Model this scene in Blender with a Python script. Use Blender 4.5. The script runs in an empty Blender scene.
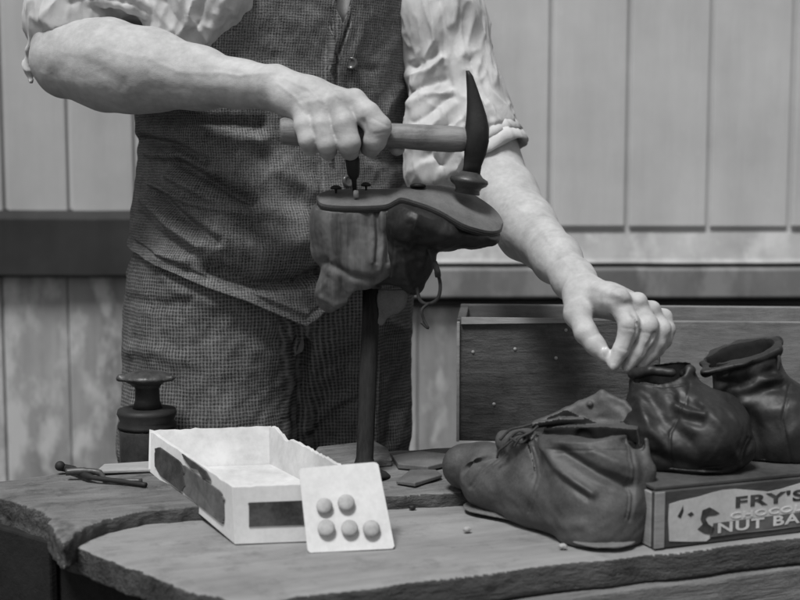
import bpy, math, random
import numpy as np
from mathutils import Vector, Matrix
random.seed(7); rng = np.random.default_rng(7)
R = math.radians
C = bpy.context.scene.collection
scene = bpy.context.scene

# ------------------------------------------------------------------ camera geometry helpers
F = 1333.0; PITCH = R(6.0); CZ = 1.12; CAM = np.array([0, 0, CZ])
fw = np.array([0, math.cos(PITCH), -math.sin(PITCH)]); up = np.array([0, math.sin(PITCH), math.cos(PITCH)])
def ray(px, py):
    return fw + up * ((300 - py) / F) + np.array([1, 0, 0]) * ((px - 400) / F)
def P(px, py, Y):                       # real point at distance Y in front of the camera
    d = ray(px, py); return CAM + d * (Y / d[1])
def G(px, py, z):                       # point on the horizontal level z
    d = ray(px, py); return CAM + d * ((z - CZ) / d[2])
def rp(r, Y): return r * Y / F
def proj(v):
    q = v - CAM; f_ = q @ fw
    return 400 + F * q[..., 0] / f_, 300 - F * (q @ up) / f_

# ------------------------------------------------------------------ volume modelling (smooth unions -> surface nets)
class Vol:
    def __init__(s, lo, hi, h):
        s.lo = np.array(lo, float); s.h = h
        s.n = np.ceil((np.array(hi, float) - s.lo) / h).astype(int) + 1
        s.v = np.full(s.n, 0.03, np.float32)
    def region(s, lo, hi):
        a = np.clip(np.floor((lo - s.lo) / s.h).astype(int), 0, s.n - 1)
        b = np.clip(np.ceil((hi - s.lo) / s.h).astype(int) + 1, 1, s.n)
        b = np.maximum(b, a + 1)
        ax = [(s.lo[i] + s.h * np.arange(a[i], b[i])).astype(np.float32) for i in range(3)]
        g = np.meshgrid(*ax, indexing='ij', sparse=True)
        return (slice(a[0], b[0]), slice(a[1], b[1]), slice(a[2], b[2])), g
    def comb(s, sl, d, k, op):
        o = s.v[sl]
        if op == 'add':
            hh = np.clip(0.5 + 0.5 * (o - d) / k, 0, 1); s.v[sl] = o + (d - o) * hh - k * hh * (1 - hh)
        else:
            hh = np.clip(0.5 - 0.5 * (o + d) / k, 0, 1); s.v[sl] = o + (-d - o) * hh + k * hh * (1 - hh)
    def cone(s, a, b, ra, rb, k=0.006, op='add', flat=None, fs=1.0):
        a = np.array(a, float); b = np.array(b, float)
        m = max(ra, rb) * max(1, fs) + 0.032 + k
        sl, g = s.region(np.minimum(a, b) - m, np.maximum(a, b) + m)
        ab = b - a; L2 = max(ab @ ab, 1e-12)
        p = [g[i] - np.float32(a[i]) for i in range(3)]
        t = np.clip((p[0] * ab[0] + p[1] * ab[1] + p[2] * ab[2]) / L2, 0, 1)
        q = [p[i] - t * np.float32(ab[i]) for i in range(3)]
        r = ra + (rb - ra) * t
        d2 = q[0] ** 2 + q[1] ** 2 + q[2] ** 2
        if flat is not None:
            n = np.array(flat, float); n /= np.linalg.norm(n)
            pn = q[0] * n[0] + q[1] * n[1] + q[2] * n[2]
            d2 = d2 - pn ** 2 + (pn / fs) ** 2
        d = np.sqrt(np.maximum(d2, 0)) - r
        if flat is not None and fs < 1: d = d * (0.5 + 0.5 * fs)
        s.comb(sl, d.astype(np.float32), k, op)
    def ball(s, c, r, k=0.006, op='add', flat=None, fs=1.0):
        s.cone(c, np.array(c) + np.array([1e-5, 0, 0]), r, r, k, op, flat, fs)
    def ell(s, c, rad, rot=None, k=0.006, op='add'):
        c = np.array(c, float); rad = np.array(rad, float); m = rad.max() + 0.032
        sl, g = s.region(c - m, c + m)
        p = [g[i] - np.float32(c[i]) for i in range(3)]
        M = np.eye(3) if rot is None else np.array(rot)     # rows: local axes
        q = [p[0] * M[i][0] + p[1] * M[i][1] + p[2] * M[i][2] for i in range(3)]
        k0 = np.sqrt(sum((q[i] / rad[i]) ** 2 for i in range(3))); k1 = np.sqrt(sum((q[i] / rad[i] ** 2) ** 2 for i in range(3)))
        d = k0 * (k0 - 1) / np.maximum(k1, 1e-6)
        s.comb(sl, d.astype(np.float32), k, op)
    def chain(s, pts, k=0.006, op='add', flat=None, fs=1.0):  # pts: (point, radius)
        for (a, ra), (b, rb) in zip(pts[:-1], pts[1:]): s.cone(a, b, ra, rb, k, op, flat, fs)
    def pchain(s, pts, k=0.006, op='add', flat=None, fs=1.0):  # pts: (px,py,Y,r_px)
        s.chain([(P(a, b, y), rp(r, y)) for a, b, y, r in pts], k, op, flat, fs)
    def halfspace(s, p, n, k=0.003):    # remove the side n points to
        n = np.array(n, float); n /= np.linalg.norm(n); p = np.array(p)
        sl, g = s.region(s.lo, s.lo + s.h * s.n)
        d = (g[0] - p[0]) * n[0] + (g[1] - p[1]) * n[1] + (g[2] - p[2]) * n[2]
        s.comb(sl, (-d).astype(np.float32), k, 'sub')
    def mesh(s):
        v = s.v.copy()
        v[0] = v[-1] = 0.01; v[:, 0] = v[:, -1] = 0.01; v[:, :, 0] = v[:, :, -1] = 0.01
        n = v.shape; ins = v < 0
        cnt = np.zeros((n[0]-1, n[1]-1, n[2]-1), np.int8)
        for i in (0, 1):
            for j in (0, 1):
                for k in (0, 1):
                    cnt += ins[i:n[0]-1+i, j:n[1]-1+j, k:n[2]-1+k]
        act = (cnt > 0) & (cnt < 8)
        idx = np.full(act.shape, -1, np.int64); cells = np.argwhere(act); idx[act] = np.arange(len(cells))
        acc = np.zeros((len(cells), 3)); w = np.zeros(len(cells))
        cor = [np.array(c) for c in [(0,0,0),(1,0,0),(0,1,0),(1,1,0),(0,0,1),(1,0,1),(0,1,1),(1,1,1)]]
        val = [v[cells[:,0]+c[0], cells[:,1]+c[1], cells[:,2]+c[2]] for c in cor]
        for a, b in [(0,1),(2,3),(4,5),(6,7),(0,2),(1,3),(4,6),(5,7),(0,4),(1,5),(2,6),(3,7)]:
            va, vb = val[a], val[b]; m = (va < 0) != (vb < 0)
            t = np.where(m, va / np.where(m, va - vb, 1), 0)[:, None]
            acc += np.where(m[:, None], cor[a] + t * (cor[b] - cor[a]), 0); w += m
        verts = s.lo + (cells + acc / w[:, None]) * s.h
        faces = []
        for ax in range(3):
            o1, o2 = [(1, 2), (2, 0), (0, 1)][ax]
            A = [slice(None)] * 3; B = [slice(None)] * 3; A[ax] = slice(0, -1); B[ax] = slice(1, None)
            ea, eb = ins[tuple(A)], ins[tuple(B)]
            e = np.argwhere(ea != eb); sgn = ea[tuple(e.T)]
            e1 = np.eye(3, dtype=int)[o1]; e2 = np.eye(3, dtype=int)[o2]
            q = [idx[tuple((e - d).T)] for d in (e1 + e2, e2, 0 * e1, e1)]
            q = np.stack(q, 1); q[~sgn] = q[~sgn][:, ::-1]
            faces.append(q)
        f = np.concatenate(faces); f = f[(f >= 0).all(1)]
        a, b, c = verts[f[:, 0]], verts[f[:, 1]], verts[f[:, 2]]
        if np.einsum('ij,ij->', a - verts.mean(0), np.cross(b - verts.mean(0), c - verts.mean(0))) < 0: f = f[:, ::-1].copy()
        return verts, f

def normals(v, f):
    n = np.zeros_like(v); fn = np.cross(v[f[:, 2]] - v[f[:, 0]], v[f[:, 3]] - v[f[:, 1]])
    for i in range(4): np.add.at(n, f[:, i], fn)
    return n / np.maximum(np.linalg.norm(n, axis=1, keepdims=True), 1e-12)
def snoise(p, scale, seed=0, oct=3):    # smooth band-limited noise, about -1..1
    r = np.random.default_rng(seed); o = np.zeros(len(p)); amp = 1; tot = 0
    for _ in range(oct):
        for _ in range(5):
            d = r.normal(size=3); d *= (0.7 + .6 * r.random()) / np.linalg.norm(d)
            ph = r.random() * 6.28; d2 = r.normal(size=3); d2 /= np.linalg.norm(d2)
            o += amp * np.sin(p @ d / scale * 6.28 + ph + 1.3 * np.sin(p @ d2 / scale * 4.1 + ph * 2)); tot += amp * .55
        scale *= .5; amp *= .5
    return o / tot
def relax(v, f, it=1):
    for _ in range(it):
        a = np.zeros_like(v); c = np.zeros(len(v))
        for i in range(4):
            j = (i + 1) % 4
            np.add.at(a, f[:, i], v[f[:, j]]); np.add.at(c, f[:, i], 1); np.add.at(a, f[:, j], v[f[:, i]]); np.add.at(c, f[:, j], 1)
        v = .5 * v + .5 * a / np.maximum(c, 1)[:, None]
    return v
def ridge(v, nrm, lines, front=True, sharp=2.0):   # lines: (px polyline, width_px, height_m): folds pressed into / raised from a surface
    x, y = proj(v); h = np.zeros(len(v))
    for pts, w, a in lines:
        best = np.full(len(v), 1e9)
        for k, ((x0, y0), (x1, y1)) in enumerate(zip(pts[:-1], pts[1:])):
            dx, dy = x1-x0, y1-y0; t = np.clip(((x-x0)*dx + (y-y0)*dy) / (dx*dx+dy*dy), 0, 1)
            best = np.minimum(best, np.hypot(x-x0-t*dx, y-y0-t*dy))
        g = np.exp(-(best / w) ** sharp); h += a * g
    if front: h = h * np.clip(-nrm[:, 1] * 2 + .2, 0, 1)
    return v + nrm * h[:, None]

# ------------------------------------------------------------------ object helpers
BASE = {}
def tag(o, label=None, cat=None, group=None, kind=None):
    for k, x in (('label', label), ('category', cat), ('group', group), ('kind', kind)):
        if x: o[k] = x
    return o
def thing(name, base, label, cat, group=None):
    o = bpy.data.objects.new(name, None); C.objects.link(o); o.empty_display_size = .05
    o.location = base; BASE[o.name] = np.array(base, float); return tag(o, label, cat, group)
def mk(name, v, f, m, parent=None, smooth=True, attr=None, base=None):
    v = np.asarray(v, float)
    if parent is not None: b = BASE[parent.name]
    else: b = np.array(base if base is not None else [v[:, 0].mean(), v[:, 1].mean(), v[:, 2].min()], float)
    me = bpy.data.meshes.new(name)
    if isinstance(f, np.ndarray):
        me.vertices.add(len(v)); me.vertices.foreach_set('co', (v - b).astype(np.float32).ravel())
        me.loops.add(f.size); me.loops.foreach_set('vertex_index', f.astype(np.int32).ravel())
        me.polygons.add(len(f)); me.polygons.foreach_set('loop_start', np.arange(0, f.size, 4, dtype=np.int32))
        me.update(calc_edges=True); me.validate()
    else:
        me.from_pydata((v - b).tolist(), [], f); me.update()
    me.polygons.foreach_set('use_smooth', [smooth] * len(me.polygons))
    if attr is not None:
        a = me.attributes.new('wv', 'FLOAT_VECTOR', 'POINT'); a.data.foreach_set('vector', np.asarray(attr, np.float32).ravel())
    me.materials.append(m)
    o = bpy.data.objects.new(name, me); C.objects.link(o); BASE[o.name] = b
    if parent is not None: o.parent = parent
    else: o.location = b
    return o
class MB:                                # small polygon collector
    def __init__(s): s.v = []; s.f = []
    def add(s, v, f):
        n = len(s.v); s.v += [list(map(float, p)) for p in v]; s.f += [tuple(i + n for i in q) for q in f]; return s
    def hexa(s, b, t):                   # bottom 4, top 4 corners (same winding)
        return s.add(list(b) + list(t), [(3,2,1,0),(4,5,6,7),(0,1,5,4),(1,2,6,5),(2,3,7,6),(3,0,4,7)])
    def slab(s, a, b, z0, z1, th):       # vertical board from a to b, thickness th to the left of a->b
        a = np.array(a[:2]); b = np.array(b[:2]); d = (b-a)/np.linalg.norm(b-a); n = np.array([-d[1], d[0]]) * th
        q = [a, b, b+n, a+n]; return s.hexa([[*p, z0] for p in q], [[*p, z1] for p in q])
    def box(s, c, d, rz=0):
        ca, sa = math.cos(rz), math.sin(rz); c = np.array(c)
        q = [(-1,-1),(1,-1),(1,1),(-1,1)]
        q = [(x*d[0]/2*ca - y*d[1]/2*sa + c[0], x*d[0]/2*sa + y*d[1]/2*ca + c[1]) for x, y in q]
        return s.hexa([[*p, c[2]-d[2]/2] for p in q], [[*p, c[2]+d[2]/2] for p in q])
    def lathe(s, a, b, prof, n=40, ov=1.0):   # prof: (t along a->b, radius)
        a = np.array(a, float); b = np.array(b, float); ax = (b-a)/np.linalg.norm(b-a)
        u = np.cross(ax, [0, 1, 0.01]); u /= np.linalg.norm(u); w = np.cross(ax, u)
        L = np.linalg.norm(b-a); v = []; f = []
        for t, r in prof:
            for k in range(n):
                an = 2*math.pi*k/n; v.append(a + ax*t*L + r*(u*math.cos(an)*ov + w*math.sin(an)))
        for i in range(len(prof)-1):
            for k in range(n): f.append((i*n+k, i*n+(k+1)%n, (i+1)*n+(k+1)%n, (i+1)*n+k))
        f.append(tuple(range(n))[::-1]); f.append(tuple((len(prof)-1)*n+k for k in range(n)))
        return s.add(v, f)
    def tube(s, pts, r, n=10):
        pts = [np.array(p, float) for p in pts]; v = []; f = []; r = r if hasattr(r, '__len__') else [r]*len(pts)
        u = None
        for i, p in enumerate(pts):
            t = pts[min(i+1, len(pts)-1)] - pts[max(i-1, 0)]; t /= np.linalg.norm(t)
            if u is None: u = np.cross(t, [0.3, 1, 0.2])
            u = u - t*(u@t); u /= np.linalg.norm(u); w = np.cross(t, u)
            for k in range(n):
                an = 2*math.pi*k/n; v.append(p + r[i]*(u*math.cos(an) + w*math.sin(an)))
        for i in range(len(pts)-1):
            for k in range(n): f.append((i*n+k, i*n+(k+1)%n, (i+1)*n+(k+1)%n, (i+1)*n+k))
        f.append(tuple(range(n))[::-1]); f.append(tuple((len(pts)-1)*n+k for k in range(n)))
        return s.add(v, f)
    def build(s, name, m, parent=None, smooth=False, bevel=0, base=None):
        o = mk(name, s.v, s.f, m, parent, smooth, base=base)
        if bevel:
            b = o.modifiers.new('bevel', 'BEVEL'); b.width = bevel; b.segments = 2; b.limit_method = 'ANGLE'
        return o
def spline(pts, n=8):                    # Catmull-Rom through points
    p = [np.array(q, float) for q in pts]; p = [2*p[0]-p[1]] + p + [2*p[-1]-p[-2]]; out = []
    for i in range(1, len(p)-2):
        for k in range(n):
            t = k/n; out.append(.5*((2*p[i]) + (-p[i-1]+p[i+1])*t + (2*p[i-1]-5*p[i]+4*p[i+1]-p[i+2])*t*t + (-p[i-1]+3*p[i]-3*p[i+1]+p[i+2])*t**3))
    out.append(p[-2]); return out

# ------------------------------------------------------------------ materials (a black-and-white photograph: every colour is a grey)
def g4(x): return (x, x, x, 1)
class NT:
    def __init__(s, name):
        s.m = bpy.data.materials.new(name); s.m.use_nodes = True; s.t = s.m.node_tree; s.b = s.t.nodes['Principled BSDF']
        s.tc = s.t.nodes.new('ShaderNodeTexCoord').outputs['Object']
    def n(s, typ, **kw):
        nd = s.t.nodes.new(typ)
        for k, v in kw.items():
            if k in nd.inputs: nd.inputs[k].default_value = v
            else: setattr(nd, k, v)
        return nd
    def l(s, a, b): s.t.links.new(a, b)
    def mapping(s, scale=(1,1,1), rot=(0,0,0), src=None):
        m = s.n('ShaderNodeMapping'); m.inputs['Scale'].default_value = scale; m.inputs['Rotation'].default_value = rot
        s.l(src or s.tc, m.inputs['Vector']); return m.outputs[0]
    def noise(s, scale, detail=4, rough=.6, vec=None, dist=0):
        nd = s.n('ShaderNodeTexNoise', Scale=scale, Detail=detail, Roughness=rough, Distortion=dist)
        s.l(vec or s.tc, nd.inputs['Vector']); return nd.outputs['Fac']
    def ramp(s, src, stops):
        r = s.n('ShaderNodeValToRGB'); e = r.color_ramp.elements
        while len(e) > 1: e.remove(e[-1])
        e[0].position, e[0].color = stops[0][0], g4(stops[0][1])
        for p, c in stops[1:]: k = e.new(p); k.color = g4(c)
        s.l(src, r.inputs[0]); return r.outputs[0]
    def math(s, op, a, b=None, clamp=False):
        m = s.n('ShaderNodeMath', operation=op); m.use_clamp = clamp
        for i, x in enumerate((a, b)):
            if x is None: continue
            if isinstance(x, (int, float)): m.inputs[i].default_value = x
            else: s.l(x, m.inputs[i])
        return m.outputs[0]
    def mix(s, a, b, f, typ='MIX'):
        m = s.n('ShaderNodeMixRGB', blend_type=typ)
        for k, x in (('Fac', f), ('Color1', a), ('Color2', b)):
            if isinstance(x, (int, float)): m.inputs[k].default_value = x if k == 'Fac' else g4(x)
            else: s.l(x, m.inputs[k])
        return m.outputs[0]
    def out(s, col, rough=.8, bump=None, strength=.3, dist=.002, spec=.4):
        if isinstance(col, (int, float)): s.b.inputs['Base Color'].default_value = g4(col)
        else: s.l(col, s.b.inputs['Base Color'])
        if isinstance(rough, (int, float)): s.b.inputs['Roughness'].default_value = rough
        else: s.l(rough, s.b.inputs['Roughness'])
        s.b.inputs['Specular IOR Level'].default_value = spec
        if bump is not None:
            bn = s.n('ShaderNodeBump', Strength=strength, Distance=dist); s.l(bump, bn.inputs['Height']); s.l(bn.outputs[0], s.b.inputs['Normal'])
        return s.m
def simple(name, c0, c1, scale=20, rough=.7, bump=.3, bscale=200, dist=.001, spec=.4, lo=.3, hi=.7, stretch=(1,1,1), rot=(0,0,0), rr=None):
    t = NT(name); vec = t.mapping(stretch, rot)
    a = t.noise(scale, 8, .65, vec); b = t.noise(bscale, 4, .6, vec)
    col = t.ramp(t.math('ADD', t.math('MULTIPLY', a, .75), t.math('MULTIPLY', b, .25)), [(lo, c0), (hi, c1)])
    r = rough if rr is None else t.ramp(a, [(.3, rough), (.7, rr)])
    return t.out(col, r, t.math('ADD', t.math('MULTIPLY', b, .6), t.math('MULTIPLY', t.noise(scale*.9, 3, .45, vec), .8)), bump, dist, spec)
M = {}
M['leather'] = simple('dusty_leather', .022, .105, 14, .46, .22, 420, .0006, .45, .33, .68, rr=.72)
M['leather_dark'] = simple('dark_leather', .006, .030, 14, .42, .2, 420, .0006, .42, .35, .72, rr=.62)
M['leather_grey'] = simple('worn_grey_leather', .05, .17, 14, .5, .25, 400, .0006, .5, .33, .7, rr=.7)
M['streaked'] = simple('streaked_leather', .02, .13, 1.0, .42, .5, 330, .0008, .5, .36, .66, (60, 60, 7), rr=.65)
M['nail'] = simple('finger_nail', .50, .60, 40, .28, .05, 200, .0002, .6)
M['leather_black'] = simple('black_leather', .008, .03, 18, .5, .3, 260, .001, .4)  # near-black leather for the vamp, welt and two soles
M['sole'] = simple('sole_leather', .07, .17, 22, .7, .4, 330, .001, .3, .3, .7)
M['iron'] = simple('cast_iron', .018, .07, 30, .45, .5, 300, .001, .6, .35, .7)
M['iron_black'] = simple('shade_dark_iron', .008, .045, 14, .9, .9, 120, .002, .1, .3, .7, (3, 3, .5))  # last post darkened in colour to merge with the trouser shade
M['steel'] = simple('polished_steel', .05, .25, 30, .3, .2, 200, .0005, .8)
M['iron_dark'] = simple('black_iron', .005, .022, 40, .5, .4, 300, .0008, .4, rr=.75)
M['handle'] = m_late = None
M['card'] = simple('white_card', .48, .66, 10, .85, .2, 160, .0005, .2, .25, .6)
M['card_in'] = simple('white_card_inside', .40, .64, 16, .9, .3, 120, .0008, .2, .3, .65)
M['label_dark'] = simple('dark_paper_label', .022, .10, 30, .75, .2, 300, .0003, .3, .4, .75)
M['paper'] = simple('torn_paper', .36, .62, 22, .85, .3, 200, .0004, .2, .3, .7)
M['ink'] = simple('black_ink', .02, .12, 60, .8, 0, 200, .0001, .2, .35, .8)
M['band'] = simple('printed_band', .05, .16, 40, .8, 0, 200, .0001, .2, .3, .7)
M['white_ink'] = simple('white_lettering', .45, .75, 60, .8, 0, 200, .0001, .2, .3, .7)
M['tray'] = simple('tray_wood', .02, .09, 12, .8, .4, 120, .001, .3, .3, .7, (1, 1, 6), (0, 0, 0))
M['tray_light'] = simple('pale_tray_wood', .16, .34, 12, .8, .4, 120, .001, .3, .3, .7, (1, 1, 6))
M['stud'] = simple('stud_metal', .24, .46, 90, .8, .2, 200, .0004, .5)
M['button'] = simple('dark_button', .03, .12, 80, .25, .1, 200, .0003, .5)
M['lace'] = simple('lace', .02, .06, 90, .8, .3, 400, .0006, .3)
M['ground'] = simple('dark_soil', .008, .035, 9, .95, .9, 60, .02, .2, .35, .75)
M['hair'] = simple('hair', .02, .06, 90, .6, .5, 300, .002, .3)
M['shoe'] = M['leather_dark']

def m_skin():
    t = NT('skin'); a = t.noise(28, 5, .6); b = t.noise(500, 3, .6); c = t.noise(95, 4, .6, t.mapping((1, 1, 1)))
    v = t.n('ShaderNodeTexVoronoi', Scale=750.0); t.l(t.tc, v.inputs['Vector'])
    col = t.ramp(t.math('ADD', t.math('MULTIPLY', a, .6), t.math('MULTIPLY', c, .4)), [(.3, .32), (.68, .52)])
    return t.out(col, .6, t.math('ADD', t.math('MULTIPLY', b, .6), t.math('ADD', t.math('MULTIPLY', v.outputs['Distance'], .5), t.math('MULTIPLY', c, .35))), .34, .0007, .25)
M['skin'] = m_skin()
def m_shirt():
    t = NT('shirt_cotton'); a = t.noise(18, 6, .6); b = t.noise(1400, 2, .5)
    w = t.noise(60, 4, .55, t.mapping((1, 1, .35)), .6)
    col = t.ramp(a, [(.3, .43), (.65, .60)])
    return t.out(col, .9, t.math('ADD', t.math('MULTIPLY', w, 1), t.math('MULTIPLY', b, .16)), .7, .002, .02)
M['shirt'] = m_shirt()
def m_tweed(name, c0, c1, pu, pv, lines):
    t = NT(name); at = t.n('ShaderNodeAttribute'); at.attribute_name = 'wv'
    w = t.n('ShaderNodeTexNoise', Scale=60.0, Detail=3.0); t.l(at.outputs['Vector'], w.inputs['Vector'])
    ad = t.n('ShaderNodeVectorMath', operation='MULTIPLY_ADD'); t.l(w.outputs['Color'], ad.inputs[0]); ad.inputs[1].default_value = (.0035, .0035, 0); t.l(at.outputs['Vector'], ad.inputs[2])
    sep = t.n('ShaderNodeSeparateXYZ'); t.l(ad.outputs[0], sep.inputs[0]); u, v = sep.outputs[0], sep.outputs[1]
    def thread(x, p, sharp=1.0): return t.math('POWER', t.math('ADD', t.math('MULTIPLY', t.math('SINE', t.math('MULTIPLY', x, 2*math.pi/p)), .5), .5), sharp)
    n1 = t.noise(1.0, 3, .7, t.mapping((60, 330, 1), src=at.outputs['Vector'])); n2 = t.noise(1.0, 3, .7, t.mapping((330, 45, 1), src=at.outputs['Vector'])); n3 = t.noise(1.0, 2, .6, t.mapping((620, 620, 1), src=at.outputs['Vector']))
    su = t.math('MULTIPLY', thread(u, pu, 2.0), t.math('MULTIPLY', n2, 1.7)); sv = t.math('MULTIPLY', thread(v, pv, 2.0), t.math('MULTIPLY', n1, 1.7))
    big = t.noise(30, 5, .65)
    h = t.math('ADD', t.math('MULTIPLY', su, lines), t.math('MULTIPLY', sv, lines * .8))
    h = t.math('ADD', h, t.math('ADD', t.math('MULTIPLY', t.math('ADD', n1, n2), .18), t.math('MULTIPLY', n3, .62)))
    hh = t.math('ADD', h, t.math('MULTIPLY', big, .3))
    col = t.ramp(t.math('MULTIPLY', hh, .7), [(.36, c0), (.74, c1)])
    return t.out(col, .95, h, .5, .0012, .1)
M['tweed'] = m_tweed('waistcoat_tweed', .010, .32, .0034, .0037, .18)
M['trouser'] = m_tweed('trouser_tweed', .004, .20, .0043, .0049, .30)

def m_wood(name, c0, c1, rotz=0, grain=(3, 40, 40), bump=.5, dist=.003, dirt=.5, cracks=True, rough=.85):
    t = NT(name); v0 = t.mapping((1, 1, 1), (0, 0, -rotz)); v = t.mapping(grain, src=v0)
    a = t.noise(1.0, 8, .7, v, .3); b = t.noise(9, 5, .65); c = t.noise(1.0, 3, .6, t.mapping([x*4 for x in grain], src=v0))
    fine = t.noise(320, 3, .6)
    mixv = t.math('ADD', t.math('MULTIPLY', a, .5), t.math('ADD', t.math('MULTIPLY', b, .35), t.math('MULTIPLY', c, .15)))
    col = t.ramp(mixv, [(.32, c0), (.66, c1)])
    if dirt: col = t.mix(col, c0 * .6, t.ramp(t.noise(26, 7, .75), [(.52, 0), (.7, dirt)]))
    h = t.math('ADD', a, t.math('ADD', t.math('MULTIPLY', c, .5), t.math('MULTIPLY', fine, .25)))
    return t.out(col, rough, h, bump, dist, .25)

# ================================================================== SETTING
M['handle'] = m_wood('handle_wood', .10, .30, 0, (10, 130, 130), .5, .001, .6, rough=.55)
ang_b = math.atan2(.19, .52)                       # direction of the bench boards
M['bench_back'] = m_wood('weathered_board', .055, .24, ang_b, (7, 40, 40), 1.0, .005, .8)
M['bench_front'] = m_wood('dusty_board', .15, .31, ang_b, (4, 22, 34), .6, .002, .5)
M['edge'] = m_wood('dark_sawn_edge', .02, .12, ang_b, (12, 50, 50), 1.0, .006, .7)
M['apron'] = m_wood('rough_board', .07, .24, ang_b, (5, 50, 50), .8, .005, .5)
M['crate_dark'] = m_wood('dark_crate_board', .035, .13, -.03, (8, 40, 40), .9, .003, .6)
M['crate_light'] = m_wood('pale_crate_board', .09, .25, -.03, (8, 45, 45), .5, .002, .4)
M['crate_edge'] = m_wood('crate_edge', .2, .42, -.03, (6, 60, 60), .5, .002, .3)

gm = MB().add([(-40,-40,0),(40,-40,0),(40,60,0),(-40,60,0)], [(0,1,2,3)])
tag(gm.build('ground', M['ground'], base=(0,0,0)), kind='structure')

# board wall at Y = 3
def m_wall(name, c0, c1, vgrain, spots):
    t = NT(name)
    a = t.noise(1.0, 6, .65, t.mapping((10, 10, 1.2))); b = t.noise(4, 5, .6); s = t.noise(55, 3, .6)
    mixv = t.math('ADD', t.math('MULTIPLY', a, vgrain), t.math('MULTIPLY', b, 1 - vgrain))
    col = t.ramp(mixv, [(.36, c0), (.64, c1)])
    if spots: col = t.mix(col, spots, t.ramp(t.noise(1.0, 5, .6, t.mapping((14, 14, 7))), [(.48, 0), (.62, .8)]))
    col = t.mix(col, c1 * 1.25, t.ramp(s, [(.68, 0), (.74, .3)]))
    fine = t.noise(1.0, 5, .6, t.mapping((60, 60, 5)))
    return t.out(col, .8, t.math('ADD', a, fine), .35, .003, .25)
M['wall'] = m_wall('painted_boards', .44, .58, .4, None)
M['wall_dull'] = m_wall('duller_painted_boards', .37, .48, .4, None)
M['wall_low'] = m_wall('peeling_boards', .17, .40, .6, .56)
M['rail_dark'] = m_wall('dark_painted_rail_and_shadow', .022, .045, .3, None)
M['rail_light'] = m_wall('weathered_rail', .12, .22, .3, .26)
M['sill'] = m_wall('weathered_sill', .24, .42, .3, .46)
WY = 3.0
wall = thing('board_wall', (0, WY, 0), 'pale vertical board wall with thin battens and a heavy horizontal rail behind the man', 'wall')
def wx(px, py=100): return P(px, py, WY)[0]
def wz(py): return P(400, py, WY)[2]
seams = [-330, -250, -170, -85, 2, 67, 134, 222, 310, 392, 475, 551, 629, 711, 793, 875, 960, 1045, 1130, 1215]
zt = 3.2; zr = wz(214)
for a, b in zip(seams[:-1], seams[1:]):
    x0, x1 = wx(a) + .0045, wx(b) - .0045; off = random.uniform(-.002, .002)
    mb = MB().hexa([(x0, WY+off, zr-.03), (x1, WY+off, zr-.03), (x1, WY+.0085, zr-.03), (x0, WY+.0085, zr-.03)],
                   [(x0, WY+off, zt), (x1, WY+off, zt), (x1, WY+.0085, zt), (x0, WY+.0085, zt)])
    mb.build('board', M['wall' if a > 160 else 'wall_dull'], wall, bevel=.006)
MB().hexa([(wx(-340), WY+.009, zr-.1), (wx(1220), WY+.009, zr-.1), (wx(1220), WY+.04, zr-.1), (wx(-340), WY+.04, zr-.1)],
          [(wx(-340), WY+.009, zt), (wx(1220), WY+.009, zt), (wx(1220), WY+.04, zt), (wx(-340), WY+.04, zt)]).build('backing', M['wall'], wall)
def rail(name, xa, xb, ytop, ymid, ybot, m, proud):
    x0, x1 = wx(xa), wx(xb); za, zm, zb = wz(ytop), wz(ymid), wz(ybot); yf = WY - proud
    v = []; prof = [(WY+.018, za), (yf+.012, za-.012 if ytop < 215 else zm), (yf, zm-.01), (yf, zb+.004), (yf+.006, zb), (WY+.018, zb)]
    n = 40; f = []
    for i in range(n+1):
        x = x0 + (x1-x0)*i/n; w = .0003*math.sin(i*1.7) + .0004*math.sin(i*.6)
        v += [(x, y, z+w) for y, z in prof]
    k = len(prof)
    for i in range(n):
        for j in range(k): f.append((i*k+j, i*k+(j+1)%k, (i+1)*k+(j+1)%k, (i+1)*k+j))
    f += [tuple(range(k))[::-1], tuple(n*k+j for j in range(k))]
    MB().add(v, [q[::-1] for q in f]).build(name, m, wall, bevel=.002)
rail('rail', -340, 260, 208, 214, 276, M['rail_dark'], .035)
rail('sill', 261, 1220, 222, 258, 263, M['sill'], .031)
rail('rail', 261, 1220, 263.3, 264.5, 297, M['rail_light'], .033)
rail('shadow_strip', 261, 1220, 298, 299, 306, M['rail_dark'], .020)  # added dark strip, drawing the shadow line below the right rail
lows = [-340, -200, -90, -5, 62, 150, 240, 330, 418, 500, 590, 700, 820, 950, 1220]
for a, b in zip(lows[:-1], lows[1:]):
    x0, x1 = wx(a)+.001, wx(b)-.001; off = random.uniform(-.003, .003)
    MB().hexa([(x0, WY+.004+off, 0), (x1, WY+.004+off, 0), (x1, WY+.03, 0), (x0, WY+.03, 0)],
              [(x0, WY+.004+off, wz(270)), (x1, WY+.004+off, wz(270)), (x1, WY+.03, wz(270)), (x0, WY+.03, wz(270))]).build('lower_board', M['wall_low'], wall, bevel=.004)

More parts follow.
